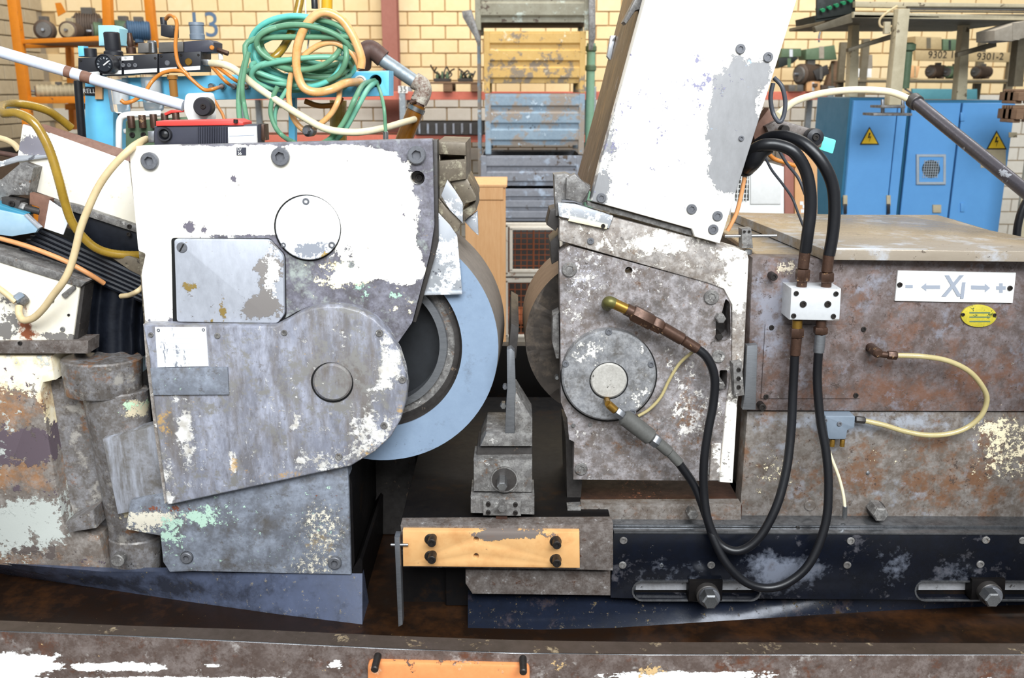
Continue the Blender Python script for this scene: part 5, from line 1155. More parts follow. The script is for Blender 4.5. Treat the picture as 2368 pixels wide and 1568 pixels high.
# ---------------------------------------------------------------- lower guide rail with slots
gr = thing('guide_rail', 'dark slotted guide rail bar along the foot of the slide body', 'rail')
prism('rail_plate', [(1419, 1233), (2440, 1236), (2440, 1389), (1412, 1382)], 1.935, 0.03, 'rail_dark', gr, 0.002, holes=[stadium(1464, 1346, 1758, 1388 - 1), stadium(2118, 1345, 2430, 1387)])
prism('rail_top', [(1336, 1212), (2440, 1216), (2440, 1222), (1336, 1217)], 1.96, 0.05, 'rail_edge', gr, 0.001)
prism('rail_gap', [(1340, 1217), (2440, 1222), (2440, 1236), (1420, 1234), (1340, 1230)], 1.965, 0.05, 'dark_steel', gr, 0)
prism('slot_back', [(1440, 1335), (2440, 1335), (2440, 1384), (1440, 1382)], 1.966, 0.02, 'steel', gr, 0)
prism('slot_lower', [(1440, 1368), (2440, 1368), (2440, 1384), (1440, 1382)], 1.960, 0.008, 'oily_black', gr, 0)
for (x0, x1) in ((1464, 1758), (2118, 2430)):
    prism('slot_rim', stadium(x0 - 3, 1343, x1 + 3, 1391, 10), 1.9335, 0.003, 'rail_edge', gr, 0, holes=[stadium(x0 + 1, 1347, x1 - 1, 1387, 10)])
    prism('slot_shelf', rect(x0 + 6, 1346, x1 - 6, 1364), 1.958, 0.01, 'slot_bright', gr, 0)
prism('rail_lip', [(1420, 1231), (2440, 1234), (2440, 1238), (1420, 1235)], 1.9335, 0.03, 'rail_edge', gr, 0.0005)
for (x, y) in ((1442, 1251), (1440, 1308), (1645, 1308), (1968, 1252), (1960, 1308), (2281, 1250), (2268, 1306), (2366, 1251)): bolt(x, y, 1.932, 10, gr, 'mid_steel', 0.005)
bolt(1530, 1308, 1.933, 5, gr, 'steel', 0.004); bolt(1846, 1222, 1.956, 5, gr, 'bolt_dark', 0.004)
for (x, y) in ((1636, 1376), (2290, 1372)):
    tn = prism('slot_nut', [(x - 42, y - 32), (x + 36, y - 32), (x + 34, y + 14), (x - 44, y + 16)], 1.925, 0.03, 'oily_black', gr, 0.002)
    disc('washer', x + 2, y + 4, 1.908, 30, 0.02, 'dark_steel', tn)
    disc('bolt_flange', x + 6, y + 10, 1.895, 27, 0.012, 'bolt_steel', tn); hexbolt(x + 8, y + 18, 1.868, 22, tn, 0.03, 'bolt_bright')

# ================================================================ left upper: slide guards, bellows, cables
sg = thing('slide_guard', 'white sloping sheet metal guard with rusty top left of the housing', 'guard')
prism('front_sheet', [(42, 372), (112, 356), (115, 306), (297, 372), (318, 526), (172, 475), (66, 438)], 2.14, 0.02, 'guard_white', sg, 0.002)
a = [P(52, 287, 2.15), P(103, 287, 2.15), P(300, 350, 2.15), P(300, 374, 2.14), P(115, 307, 2.14)]
solid('rusty_top', [a], (0, 0.06, -0.02), 'rust_strip', sg, 0.001)
prism('end_sheet', [(52, 288), (115, 306), (114, 358), (40, 362)], 2.142, 0.02, 'guard_white', sg, 0.002)
prism('lower_flange', [(-60, 372), (0, 374), (40, 360), (116, 358), (116, 364), (42, 374), (0, 386), (-60, 392)], 2.13, 0.02, 'sheet_bright', sg, 0.001)
ry = prism('guide_strip', [(112, 461), (172, 474), (320, 524), (320, 540), (120, 474)], 2.12, 0.02, 'mid_steel', sg, 0.002)
for (x, y) in ((298, 524), (297, 542)): bolt(x, y, 2.115, 5, ry, 'bolt_dark', 0.005)
prism('black_apron', [(150, 500), (172, 480), (320, 535), (330, 592), (298, 592), (250, 582), (206, 555), (176, 530)], 2.13, 0.03, 'black_bellows', sg, 0.004)
prism('guard_core', [(60, 350), (115, 375), (295, 440), (318, 560), (150, 500), (60, 440)], 2.2, 0.25, 'dark_steel', sg, 0)
ck = thing('adjuster_clamp', 'dark steel adjuster clamp with threaded screw left of the white guard', 'clamp')
prism('clamp_body', [(-30, 420), (0, 416), (46, 377), (78, 388), (64, 452), (24, 452), (0, 470), (-30, 470)], 2.10, 0.06, 'mid_steel', ck, 0.004)
prism('nut_block', [(2, 456), (46, 464), (46, 492), (4, 490)], 2.08, 0.04, 'dark_steel', ck, 0.003); bolt(26, 472, 2.076, 7, ck, 'bolt_dark', 0.005)
hexrod('lock_nut', P(48, 478, 2.09), P(60, 482, 2.09), M(13, 2.09), 'mid_steel', ck)
rod('threaded_screw', P(56, 480, 2.09), P(94, 490, 2.09), M(8, 2.09), 'dark_steel', ck)
prism('arm_bracket', [(68, 446), (116, 460), (104, 530), (86, 518), (90, 480), (68, 472)], 2.085, 0.02, 'rust_strip', ck, 0.002)
tag(prism('white_tape', [(114, 463), (164, 497), (146, 543), (102, 528)], 2.083, 0.003, 'paper', ck, 0.0005))
tr = thing('drip_tray', 'pale blue bent sheet tray end under the adjuster clamp', 'tray')
prism('tray_front', [(-60, 462), (0, 486), (56, 498), (90, 527), (82, 538), (27, 547), (-60, 536)], 2.06, 0.01, 'tray_blue', tr, 0.002)
prism('tray_lip', [(-60, 455), (0, 474), (60, 494), (56, 500), (0, 490), (-60, 470)], 2.065, 0.06, 'cyan_shade', tr, 0.002)
prism('tray_seam', [(54, 497), (60, 495), (93, 526), (88, 530)], 2.056, 0.012, 'sheet_bright', tr, 0.001)

wb_ = thing('way_bellows', 'black pleated rubber bellows sloping down to the white housing', 'bellows')
prism('base_sheet', [(-60, 520), (90, 532), (330, 640), (330, 720), (180, 660), (-60, 590)], 2.16, 0.1, 'oily_black', wb_, 0)
for k in range(6):
    a, b = P(88 - 9*k, 530 + 8*k, 2.10 + 0.004*k), P(332, 642 + 10.5*k, 2.10 + 0.004*k)
    lathe('pleat', a, b - a, [(M(2, 2.1), 0), (M(7, 2.1), 0.01), (M(8, 2.1), (b - a).length)], 'black_bellows', wb_, 8, 20)
prism('bellows_flap', [(258, 596), (298, 592), (334, 606), (330, 640), (300, 625)], 2.09, 0.01, 'guard_dark', wb_, 0.001)
tag(hose('peach_cable', [(-40, 540, 2.07), (0, 551, 2.07), (70, 572, 2.07), (145, 601, 2.07), (200, 630, 2.07), (240, 655, 2.1)], 6, 'peach_cable'), 'peach coloured cable running down over the black bellows', 'cable')
tag(hose('cream_cable', [(280, 685, 2.09), (300, 682, 2.07), (320, 672, 2.05), (335, 658, 2.09)], 6, 'beige_cable'), 'short cream cable end below the bellows at the housing edge', 'cable')

sw = thing('slide_block', 'white slide end block with rust stains below the bellows', 'machine block')
prism('front_sheet', [(-60, 588), (0, 606), (185, 664), (168, 788), (-60, 792)], 2.05, 0.04, 'slide_white', sw, 0.003)
prism('top_strip', [(-60, 572), (0, 588), (120, 624), (200, 652), (186, 665), (0, 607), (-60, 589)], 2.045, 0.08, 'mid_steel', sw, 0.002)
prism('bottom_strip', [(-60, 790), (204, 788), (203, 818), (-60, 818)], 2.04, 0.06, 'bar_worn', sw, 0.002)
prism('side_sheet', [(184, 664), (196, 660), (180, 786), (168, 788)], 2.055, 0.05, 'dark_steel', sw, 0.001)
prism('slot_clip', rnd([(140, 682), (168, 660), (176, 668), (150, 692)], 5), 2.044, 0.008, 'mid_steel', sw, 0.001)
bolt(118, 695, 2.046, 6, sw, 'bolt_dark', 0.005); bolt(158, 729, 2.047, 3, sw, 'bolt_dark', 0.004); bolt(45, 794, 2.036, 5, sw, 'bolt_dark', 0.004); bolt(144, 762, 2.047, 6, sw, 'mid_steel', 0.004)
gl = thing('cable_gland', 'small grey cable gland on the white slide end block', 'cable gland')
lathe('gland_body', P(42, 700, 2.03), (0.6, 1, 0.5), [(M(9, 2.03), 0), (M(13, 2.03), 0.004), (M(13, 2.03), 0.02)], 'mid_steel', gl, 12); lathe('gland_nut', P(34, 694, 2.02), (0.6, 1, 0.5), [(M(9, 2.03), 0), (M(10, 2.03), 0.003), (M(10, 2.03), 0.02)], 'grey_plastic', gl, 6)
tag(hose('grey_beige_cable', [(-50, 640, 2.02), (-10, 662, 2.02), (15, 680, 2.02), (36, 698, 2.02)], 7, 'beige_cable'), 'short beige cable entering the gland from the left edge', 'cable')
# rubber curtain with folds
V, F = [], []; nu, nv = 40, 7
for j in range(nv):
    tv = j / (nv - 1)
    for i in range(nu):
        tu = i / (nu - 1)
        px = (180 + (338 - 180) * tu) * (1 - tv) + (170 + (334 - 170) * tu) * tv; py = (650 + 30 * tu) * (1 - tv) + (812 + 12 * tu) * tv
        fold = 0.018 * sin(tu * 21 + 0.8 * sin(tv * 3)) * (0.6 + 0.4 * sin(tu * 9)) - 0.012 * tv
        V.append(P(px, py, 2.13 + fold))
for s in range(nu * nv): V.append(V[s] + Vector((0, 0.006, 0)))
N_ = nu * nv
for j in range(nv - 1):
    for i in range(nu - 1):
        a = j*nu + i; F += [(a, a+1, a+nu+1, a+nu), (N_+a, N_+a+nu, N_+a+nu+1, N_+a+1)]
tag(obj('rubber_curtain', V, F, 'black_bellows', None, 60), 'black folded rubber curtain between slide block and housing', 'curtain')
tag(hose('signal_cable', [(338, 322, 2.10), (322, 330, 2.04), (300, 346, 1.99), (262, 384, 1.98), (230, 428, 1.98), (205, 480, 1.98), (186, 530, 1.98), (174, 580, 1.98), (162, 620, 1.98), (146, 652, 1.98), (122, 684, 1.99), (100, 714, 2.0), (76, 736, 2.01), (54, 740, 2.02), (44, 726, 2.02), (44, 708, 2.03)], 8.5, 'beige_cable'), 'beige signal cable looping from the red-lidded sensor to the slide block', 'cable')
tag(hose('coolant_hose', [(165, 296, 2.3), (140, 276, 2.28), (110, 256, 2.25), (70, 244, 2.22), (30, 240, 2.18), (4, 247, 2.12), (8, 262, 2.06), (40, 262, 2.04), (75, 280, 2.03), (100, 316, 2.03), (120, 362, 2.03), (136, 415, 2.03), (150, 468, 2.04), (166, 512, 2.05), (192, 548, 2.06), (225, 575, 2.07), (270, 588, 2.09), (335, 590, 2.12)], 10, 'amber_hose', ripple=0.02, sub=14), 'yellow ribbed coolant hose arching over the white sloping guard', 'hose')
tag(hose('brown_pipe', [(-50, 350, 2.4), (0, 354, 2.4), (42, 362, 2.4)], 6, 'rust_pipe'), 'short rusty brown pipe at the left edge beside the guard', 'pipe')
tag(hose('cream_band', [(-50, 318, 2.42), (0, 320, 2.42), (30, 332, 2.42), (44, 348, 2.42)], 7, 'beige_cable'), 'cream cable bending down beside the guard at the left edge', 'cable')

# sensor box with red lid on the housing
se = thing('sensor_box', 'dark sensor box with red lid and white label on the housing top', 'sensor')
prism('body', [(356, 292), (596, 288), (596, 350), (356, 350)], 2.06, 0.06, 'sensor_grey', se, 0.003)
prism('red_lid', [(360, 280), (545, 276), (562, 283), (562, 290), (360, 292)], 2.055, 0.07, 'red_lid', se, 0.003)
lathe('lens_ring', P(379, 311, 2.05), (0, 1, 0), [(M(11, 2.05), 0.008), (M(12, 2.05), 0), (M(15, 2.05), 0.0), (M(16, 2.05), 0.012)], 'black_plastic', se, 28, cap=False)
lathe('lens', P(379, 311, 2.052), (0, 1, 0), [(M(2, 2.05), 0.0), (M(8, 2.05), 0.002), (M(12, 2.05), 0.006)], 'black_rubber', se, 28)
for k in range(18): prism('cooling_rib', rect(457 + 4*k, 293, 459 + 4*k, 350), 2.056, 0.005, 'sensor_grey', se, 0)
lb_ = prism('white_label', [(527, 294), (592, 292), (594, 346), (528, 348)], 2.052, 0.009, 'white_clean', se, 0.0005)
prism('label_line', [(530, 314), (588, 312), (588, 313.5), (530, 315.5)], 2.0515, 0.001, 'mark_grey', lb_, 0)
prism('connector', [(340, 304), (357, 302), (357, 330), (342, 330)], 2.07, 0.03, 'steel', se, 0.004)
prism('rear_connector', [(596, 286), (610, 288), (612, 325), (597, 326)], 2.09, 0.04, 'brown_fitting', se, 0.003)
rod('lid_screw', P(545, 284, 2.05), P(545, 276, 2.05), M(5, 2.05), 'bolt_dark', se)

# white painted pipe with ball joint
pp = thing('swing_pipe', 'long white painted pipe with rust bands slanting from the left edge', 'pipe')
a, b = P(-80, 97, 2.22), P(424, 244, 2.22); rod('pipe', a, b, M(12.5, 2.22), 'pipe_paint', pp, 24)
for (t0, t1) in ((0.455, 0.485), (0.53, 0.575)): rod('rust_band', a.lerp(b, t0), a.lerp(b, t1), M(12.8, 2.22), 'rust_strip', pp, 24)
jt = thing('pipe_joint', 'white pivot joint with black knob at the end of the white pipe', 'joint')
prism('joint_body', rnd([(428, 216), (476, 214), (482, 270), (478, 284), (436, 284), (424, 258), (424, 236)], 10), 2.19, 0.06, 'white_clean', jt, 0.006)
lathe('black_knob', P(467, 247, 2.165), (0, 1, 0), [(M(18, 2.17), 0), (M(21, 2.17), 0.004), (M(21, 2.17), 0.03)], 'black_plastic', jt, 32)
bolt(469, 246, 2.162, 6, jt, 'bolt_dark', 0.005)
prism('joint_foot', [(434, 280), (480, 280), (482, 300), (432, 300)], 2.2, 0.04, 'white_clean', jt)

# blue stand: column, beam
cs = thing('blue_stand', 'light blue steel stand with long horizontal arm behind the housing', 'stand')
zc0 = 0.52
pr_ = prism('column', rect(196, 182, 262, 344), 2.75, 0.10, 'cyan_paint', cs, 0.003)
x0, x1 = P(198, 344, 2.75).x, P(262, 344, 2.75).x; zb_ = P(230, 343, 2.75).z
box('column_lower', ((x0+x1)/2, 2.80, (zb_ + zc0)/2), (x1 - x0, 0.09, zb_ - zc0), 'cyan_paint', cs)
prism('arm', [(276, 180), (900, 163), (900, 222), (276, 236)], 2.72, 0.10, 'cyan_paint', cs, 0.003, holes=[circ(868, 187, 14, 24)])
disc('cable_hole', 868, 187, 2.76, 15, 0.02, 'black_gap', cs)
prism('strut', rect(667, 224, 682, 345), 2.78, 0.03, 'cyan_paint', cs, 0.002)
prism('strap', [(196, 200), (232, 202), (232, 222), (196, 220)], 2.745, 0.005, 'black_plastic', cs, 0.001)
text_mesh('strap_print', 'RELLA', P(211, 211, 2.7435), 0.018, 'white_clean', cs, 0.0004)
pbox('wood_wedge', 219, 196, 236, 230, 2.738, 0.01, 'wood', cs)
for x in (487, 512, 540, 568): lathe('tube_fitting', P(x, 200, 2.70), (0, 1, 0), [(M(5, 2.7), 0), (M(7, 2.7), 0.003), (M(7, 2.7), 0.025)], 'bolt_bright', cs, 12)
lathe('white_port', P(832, 189, 2.705), (0, 1, 0), [(M(9, 2.7), 0.004), (M(11, 2.7), 0), (M(14, 2.7), 0.002), (M(14, 2.7), 0.02)], 'white_clean', cs, 20)
tag(rod('black_pipe', P(180, 186, 2.68), P(192, 345, 2.68), M(9, 2.68), 'black_rubber', None, 16, 0.002), 'black rubber pipe standing in front of the light blue column', 'pipe')

# air service unit
fu = thing('air_service_unit', 'black air service unit with gauge and two clear bowls on the blue stand', 'pneumatic unit')
FY = 2.66
edges = [180, 234, 284, 366, 412, 466]
for i in range(5):
    x0, x1 = edges[i], edges[i+1] - 1.5; t0, t1 = 134 - (x0 - 180) * 0.055, 134 - (x1 - 180) * 0.055
    mo = prism('valve_module', [(x0, t0), (x1, t1), (x1, t1 + 44 + (x1-180)*0.01), (x0, t0 + 44)], FY, 0.09, 'black_plastic', fu, 0.003)
    prism('white_strip', [(x0 + 3, t0 + 34), (x1 - 2, t1 + 34), (x1 - 2, t1 + 43), (x0 + 3, t0 + 43)], FY - 0.002, 0.003, 'white_clean', mo, 0.0005)
    for (dx, dy) in ((6, 6), (x1 - x0 - 6, 6)): bolt(x0 + dx, t0 + dy, FY - 0.002, 2.6, mo, 'bolt_dark', 0.003)
    if i == 2:
        for dx in (2, 16, 30): bolt(282 + dx, 151, FY - 0.003, 4.5, mo, 'bolt_steel', 0.004)
        prism('white_sticker', [(281, 131), (308, 130), (308, 139), (281, 140)], FY - 0.002, 0.003, 'white_clean', mo, 0)
disc('brass_port', 435, 143, FY - 0.004, 8, 0.006, 'brass', fu); disc('grey_port', 386, 146, FY - 0.004, 6, 0.006, 'bolt_steel', fu)
ga = lathe('gauge', P(240, 148, FY - 0.045), (0, 1, 0), [(M(18, FY), 0.004), (M(19, FY), 0.0), (M(21, FY), 0.002), (M(21, FY), 0.045)], 'black_plastic', fu, 32)
disc('gauge_dial', 240, 148, FY - 0.047, 17.5, 0.004, 'gauge_face', ga); prism('pointer', [(238, 150), (250, 140), (252, 142), (240, 152)], FY - 0.049, 0.001, 'white_clean', ga, 0)
for k in range(9):
    a = radians(150 + 30*k); prism('tick_mark', [(240 + cos(a)*12 - 0.7, 148 + sin(a)*12 - 0.7), (240 + cos(a)*15.5 - 0.7, 148 + sin(a)*15.5 - 0.7), (240 + cos(a)*15.5 + 0.7, 148 + sin(a)*15.5 + 0.7), (240 + cos(a)*12 + 0.7, 148 + sin(a)*12 + 0.7)], FY - 0.0485, 0.0006, 'mark_light', ga, 0)
def stand_cyl(name, px, y0, y1, r, m, Y=FY + 0.045, parent=fu, prof=None):
    a, b = P(px, y1, Y), P(px, y0, Y); l = b.z - a.z; R_ = M(r, Y)
    pr = [(R_ * q, l * t) for q, t in (prof or [(1, 0), (1, 0.95), (0.93, 1)])]
    return lathe(name, (a.x, a.y, a.z), (0, 0, 1), pr, m, parent, 24)
stand_cyl('regulator_knob', 263, 74, 128, 17, 'black_plastic', prof=[(1.2, 0), (1.2, 0.15), (1.0, 0.2), (0.95, 0.22), (1.0, 0.3), (1.0, 0.95), (0.85, 1)])
stand_cyl('black_cap', 210, 112, 132, 14, 'black_plastic')
prism('blue_cap', [(179, 106), (193, 106), (195, 130), (181, 131)], FY + 0.03, 0.03, 'cyan_paint', fu)
prism('pale_blue_box', [(226, 58), (262, 58), (276, 66), (276, 104), (228, 106)], FY + 0.10, 0.06, 'teal_pale', fu, 0.003)
stand_cyl('brown_fitting', 304, 76, 124, 8, 'brown_fitting', prof=[(1.3, 0), (1.3, 0.3), (0.8, 0.35), (1.0, 0.5), (0.7, 0.8), (0.6, 1)])
stand_cyl('silver_silencer', 354, 94, 122, 10, 'bolt_bright', prof=[(1, 0), (1, 0.9), (0.8, 1)])
prism('pilot_block', [(366, 98), (424, 96), (424, 120), (366, 122)], FY + 0.01, 0.06, 'motor_grey', fu)
prism('small_block', [(318, 100), (344, 99), (344, 122), (318, 123)], FY + 0.01, 0.06, 'motor_grey', fu)
prism('solenoid', [(371, 56), (396, 58), (402, 66), (402, 86), (384, 86), (371, 82)], FY + 0.0, 0.04, 'black_plastic', fu, 0.003)
stand_cyl('solenoid_nut', 379, 40, 58, 7, 'black_plastic')
prism('end_block', [(425, 96), (482, 92), (494, 98), (494, 120), (425, 124)], FY + 0.005, 0.08, 'sensor_grey', fu, 0.003)
stand_cyl('grey_cap', 457, 52, 92, 16, 'grey_plastic', prof=[(1, 0), (1.02, 0.3), (0.94, 0.34), (0.94, 0.8), (1.04, 0.84), (1.0, 1)])
disc('orange_port', 489, 110, FY - 0.0, 5, 0.006, 'orange_tube', fu)
hexrod('brass_tee', P(494, 112, FY + 0.04), P(528, 124, FY + 0.04), M(6, FY), 'brown_fitting', fu); stand_cyl('white_tip', 511, 120, 138, 5, 'white_clean')
for (x, y0, y1) in ((280, 176, 262), (357, 172, 258)):
    bw = stand_cyl('clear_bowl', x, y0, y1, 22, 'glass_bowl', prof=[(0.6, 0), (0.9, 0.04), (1, 0.12), (1.05, 1)]); 
    stand_cyl('filter_element', x, y0 + 14, y1 - 22, 12, 'white_clean', parent=bw); stand_cyl('drain', x, y1, y1 + 12, 6, 'black_plastic', parent=bw)
stand_cyl('amber_sight', 403, 174, 224, 9, 'amber_glass', Y=FY - 0.02, prof=[(1, 0), (1, 0.8), (1.3, 0.82), (1.3, 1)])
prism('hose_adapter', [(468, 136), (488, 138), (490, 152), (468, 152)], FY + 0.02, 0.04, 'bolt_bright', fu)
tag(hose('white_bent_pipe', [(275, 345, 2.6), (275, 300, 2.6), (278, 276, 2.6), (292, 266, 2.6), (330, 264, 2.62), (372, 262, 2.64)], 7, 'white_clean'), 'white bent pipe rising under the clear bowls', 'pipe')
tag(hose('grey_bent_pipe', [(288, 304, 2.65), (310, 302, 2.65), (326, 312, 2.65), (330, 340, 2.65)], 6, 'white_clean'), 'small white pipe bend right of the blue column', 'pipe')
vb = thing('valve_bank', 'rusty dark valve bank behind the red-lidded sensor', 'valve block')
prism('valve_body', [(290, 280), (470, 268), (470, 345), (290, 345)], 2.45, 0.1, 'motor_green', vb)
for k in range(5): stand_cyl('valve_stem', 305 + 26*k, 268 - 2*k, 296, 8, 'brown_fitting', Y=2.44, parent=vb)
for k in range(5): bolt(305 + 26*k, 312, 2.446, 6, vb, 'bolt_dark', 0.006)
prism('red_handle', [(378, 262), (395, 254), (420, 254), (420, 260), (396, 262), (382, 268)], 2.43, 0.02, 'red_lid', vb, 0.003)

# tubes and hoses on the stand
G = 'thin orange air tubes on the service unit'
def tube(name, label, pts, r, m, cat='tube', Y=2.62, **kw):
    pts = [p if len(p) == 3 else (p[0], p[1], Y) for p in pts]; return tag(hose(name, pts, r, m, **kw), label, cat)
tube('air_tube', 'orange air tube looping from the black solenoid down to the blue arm', [(384, 44, 2.66), (392, 36, 2.64), (403, 40), (409, 56), (407, 84), (406, 112), (412, 146), (428, 168), (450, 190), (474, 208), (496, 205), (512, 200, 2.69)], 4.2, 'orange_tube')
tube('air_tube', 'orange air tube branching under the service unit towards the clear bowls', [(338, 210, 2.6), (352, 188), (374, 170), (400, 163), (424, 166), (436, 174)], 4.2, 'orange_tube')
tube('air_tube', 'orange air tube stub under the first clear bowl', [(280, 232, 2.6), (290, 238, 2.6), (306, 234, 2.6), (320, 226, 2.62)], 4.5, 'orange_tube')
tube('air_tube', 'upper of two orange tubes running from the service unit to the blue arm', [(496, 150, 2.66), (518, 166), (545, 186), (566, 198, 2.69)], 4, 'orange_tube')
tube('air_tube', 'lower of two orange tubes running from the service unit to the blue arm', [(490, 154, 2.66), (508, 174), (526, 192), (540, 200, 2.69)], 4, 'orange_tube')
tube('air_tube', 'thin orange tube dropping behind the white joint to the red-lidded sensor', [(490, 222, 2.6), (505, 248, 2.55), (515, 265, 2.5), (520, 282, 2.45)], 3.5, 'orange_tube')
tube('white_hose', 'long off-white hose sagging from the service unit past the blue arm', [(488, 146, 2.66), (520, 150), (548, 164), (590, 198, 2.6), (640, 232, 2.58), (700, 270, 2.56), (755, 298, 2.56), (820, 306, 2.56), (880, 298, 2.62), (930, 284, 2.76), (958, 276, 2.92)], 8, 'cream_hose')
tube('coolant_tube', 'thick orange tube curling in a tall loop from the arm port', [(832, 190, 2.70), (800, 192, 2.62), (765, 207), (730, 213), (702, 202), (689, 172), (685, 135), (691, 96), (708, 58), (732, 34), (758, 29), (788, 44), (812, 76), (828, 110), (836, 138), (834, 158)], 9.5, 'highlit_tube', Y=2.58)
tube('coolant_tube', 'pale orange tube arching inside the tall loop', [(832, 160), (822, 134), (802, 112), (772, 99), (742, 103), (716, 118), (694, 138), (678, 158), (670, 190), (668, 225), (674, 262), (688, 288), (706, 303)], 6.5, 'highlit_tube', Y=2.60)
tube('coolant_tube', 'orange tube hanging below the arm to the grey swivel fitting', [(786, 206, 2.66), (782, 232), (768, 260), (744, 284), (716, 302)], 6.5, 'highlit_tube', Y=2.60)
tube('coolant_tube', 'orange brown tube sagging under the arm behind the strut', [(705, 234, 2.8), (740, 245, 2.8), (780, 240, 2.8), (790, 225, 2.8)], 6, 'orange_tube')
sf = thing('swivel_fitting', 'grey swivel fitting below the blue arm joining two orange tubes', 'fitting'); lathe('body', P(710, 303, 2.57), (0.2, 1, 0), [(M(8, 2.6), 0), (M(13, 2.6), 0.005), (M(13, 2.6), 0.03), (M(9, 2.6), 0.04)], 'steel', sf, 20); lathe('nut', P(706, 303, 2.555), (0.2, 1, 0), [(M(7, 2.6), 0), (M(8, 2.6), 0.004), (M(8, 2.6), 0.018)], 'bolt_steel', sf, 6)
tube('filler_hose', 'mustard yellow hose slanting down into the green coil', [(700, -50, 2.7), (692, 10, 2.68), (678, 62, 2.66), (660, 102, 2.64), (640, 128, 2.62), (624, 140, 2.62)], 9, 'amber_hose')
yh = thing('drop_hose', 'bright yellow drop hose with steel quick coupling above the blue arm', 'hose')
rod('hose', P(757, -60, 2.66), P(756, 30, 2.66), M(12, 2.66), 'sign_yellow_hose', yh)
stand_cyl('collar', 753, 28, 46, 13, 'brown_fitting', Y=2.66, parent=yh); stand_cyl('coupling', 753, 46, 96, 11, 'bolt_bright', Y=2.66, parent=yh, prof=[(0.7, 0), (0.9, 0.05), (1, 0.1), (1, 0.3), (0.85, 0.33), (1.05, 0.4), (1.05, 0.62), (0.8, 0.66), (0.8, 1)])
stand_cyl('black_clip', 728, -10, 20, 7, 'black_plastic', Y=2.7, parent=yh)
tube('ground_wire', 'thin grey wire hanging beside the drop hose', [(706, -20), (708, 40), (716, 70), (712, 105), (708, 130)], 1.6, 'mark_light', 'wire', Y=2.62)
tag(rod('sump_pipe', P(782, 232, 2.95), Vector((P(764, 345, 2.95).x - 0.02, 2.95, 0.51)), M(19, 2.95), 'amber_hose', None, 20), 'thick translucent amber pipe standing behind the blue arm', 'pipe')

# coil of green hose hanging on the arm
def coil(name, label, cx, cy, rx, ry, turns, Y, r, m, seed, ends=()):
    rr = random.Random(seed); pts = []
    N = 14
    for k in range(int(turns * N)):
        a = 2*pi*k/N + 0.4; w = k / (turns * N); j = int(k / N); q = random.Random(seed * 100 + j)
        sx, sy, ox, oy, tl = q.uniform(0.8, 1.08), q.uniform(0.55, 1.05), q.uniform(-12, 12), q.uniform(-14, 16), q.uniform(-0.25, 0.3)
        q2 = random.Random(seed * 100 + j + 1); f = (k % N) / N
        mixv = lambda u, v: u * (1 - f) + v * f
        sx, sy, ox, oy, tl = mixv(sx, q2.uniform(0.8, 1.08)), mixv(sy, q2.uniform(0.55, 1.05)), mixv(ox, q2.uniform(-12, 12)), mixv(oy, q2.uniform(-14, 16)), mixv(tl, q2.uniform(-0.25, 0.3))
        x, y = cos(a) * rx * sx, sin(a) * ry * sy
        pts.append((cx + ox + x * cos(tl) - y * sin(tl), cy + oy + x * sin(tl) + y * cos(tl), Y + 0.05 * sin(a + j) + 0.012 * (j % 4)))
    return tag(hose(name, list(pts) + list(ends), r, m, sub=5, n=10), label, 'hose')
coil('hose_coil', 'dark green hose coiled in loops on the blue arm', 702, 108, 118, 76, 6, 2.62, 6.2, 'green_hose', 4, [(590, 90, 2.6), (568, 140, 2.58), (556, 190, 2.56), (552, 240, 2.54), (556, 290, 2.5)])
coil('hose_coil', 'bright teal hose coiled within the dark green one', 700, 122, 118, 78, 5, 2.66, 6.2, 'teal_hose', 11)
coil('hose_coil', 'flat lower loops of sea green hose resting on the blue arm', 698, 165, 120, 34, 4, 2.64, 6, 'green_teal', 21)
tube('green_cable', 'green hose end dropping left of the coil to the sensor', [(575, 120), (566, 160), (560, 205), (566, 250), (574, 290, 2.4)], 5.5, 'green_hose', 'hose', Y=2.52)
tube('green_cable', 'green hose hanging from the coil in a bend beside the blue strut', [(642, 200), (630, 228), (626, 262), (638, 296), (656, 316), (680, 330, 2.5)], 5.5, 'green_hose', 'hose', Y=2.58)
tube('green_cable', 'pale green hose hanging just right of that bend', [(664, 206), (646, 236), (636, 262), (636, 290)], 5, 'green_teal', 'hose', Y=2.60)
tube('green_cable', 'upper of two green hoses leaving the arm hole to the housing top', [(866, 186, 2.74), (840, 196, 2.66), (822, 226), (806, 262), (786, 296), (762, 322), (740, 334, 2.5)], 6, 'green_hose', 'hose', Y=2.58)
tube('green_cable', 'lower of two green hoses leaving the arm hole to the housing top', [(870, 190, 2.74), (852, 204, 2.66), (834, 234), (816, 268), (796, 302), (774, 326), (756, 336, 2.5)], 6, 'green_teal', 'hose', Y=2.60)
tube('green_cable', 'thin green cable with metal tip hanging from the arm hole', [(872, 192, 2.74), (880, 214, 2.66), (888, 250), (891, 290), (892, 312)], 4, 'green_hose', 'cable', Y=2.62)
tag(rod('cable_tip', P(892, 304, 2.62), P(892, 330, 2.62), M(6, 2.62), 'bolt_bright', None, 12, 0.001), 'shiny metal tip at the end of the thin green cable', 'fitting')
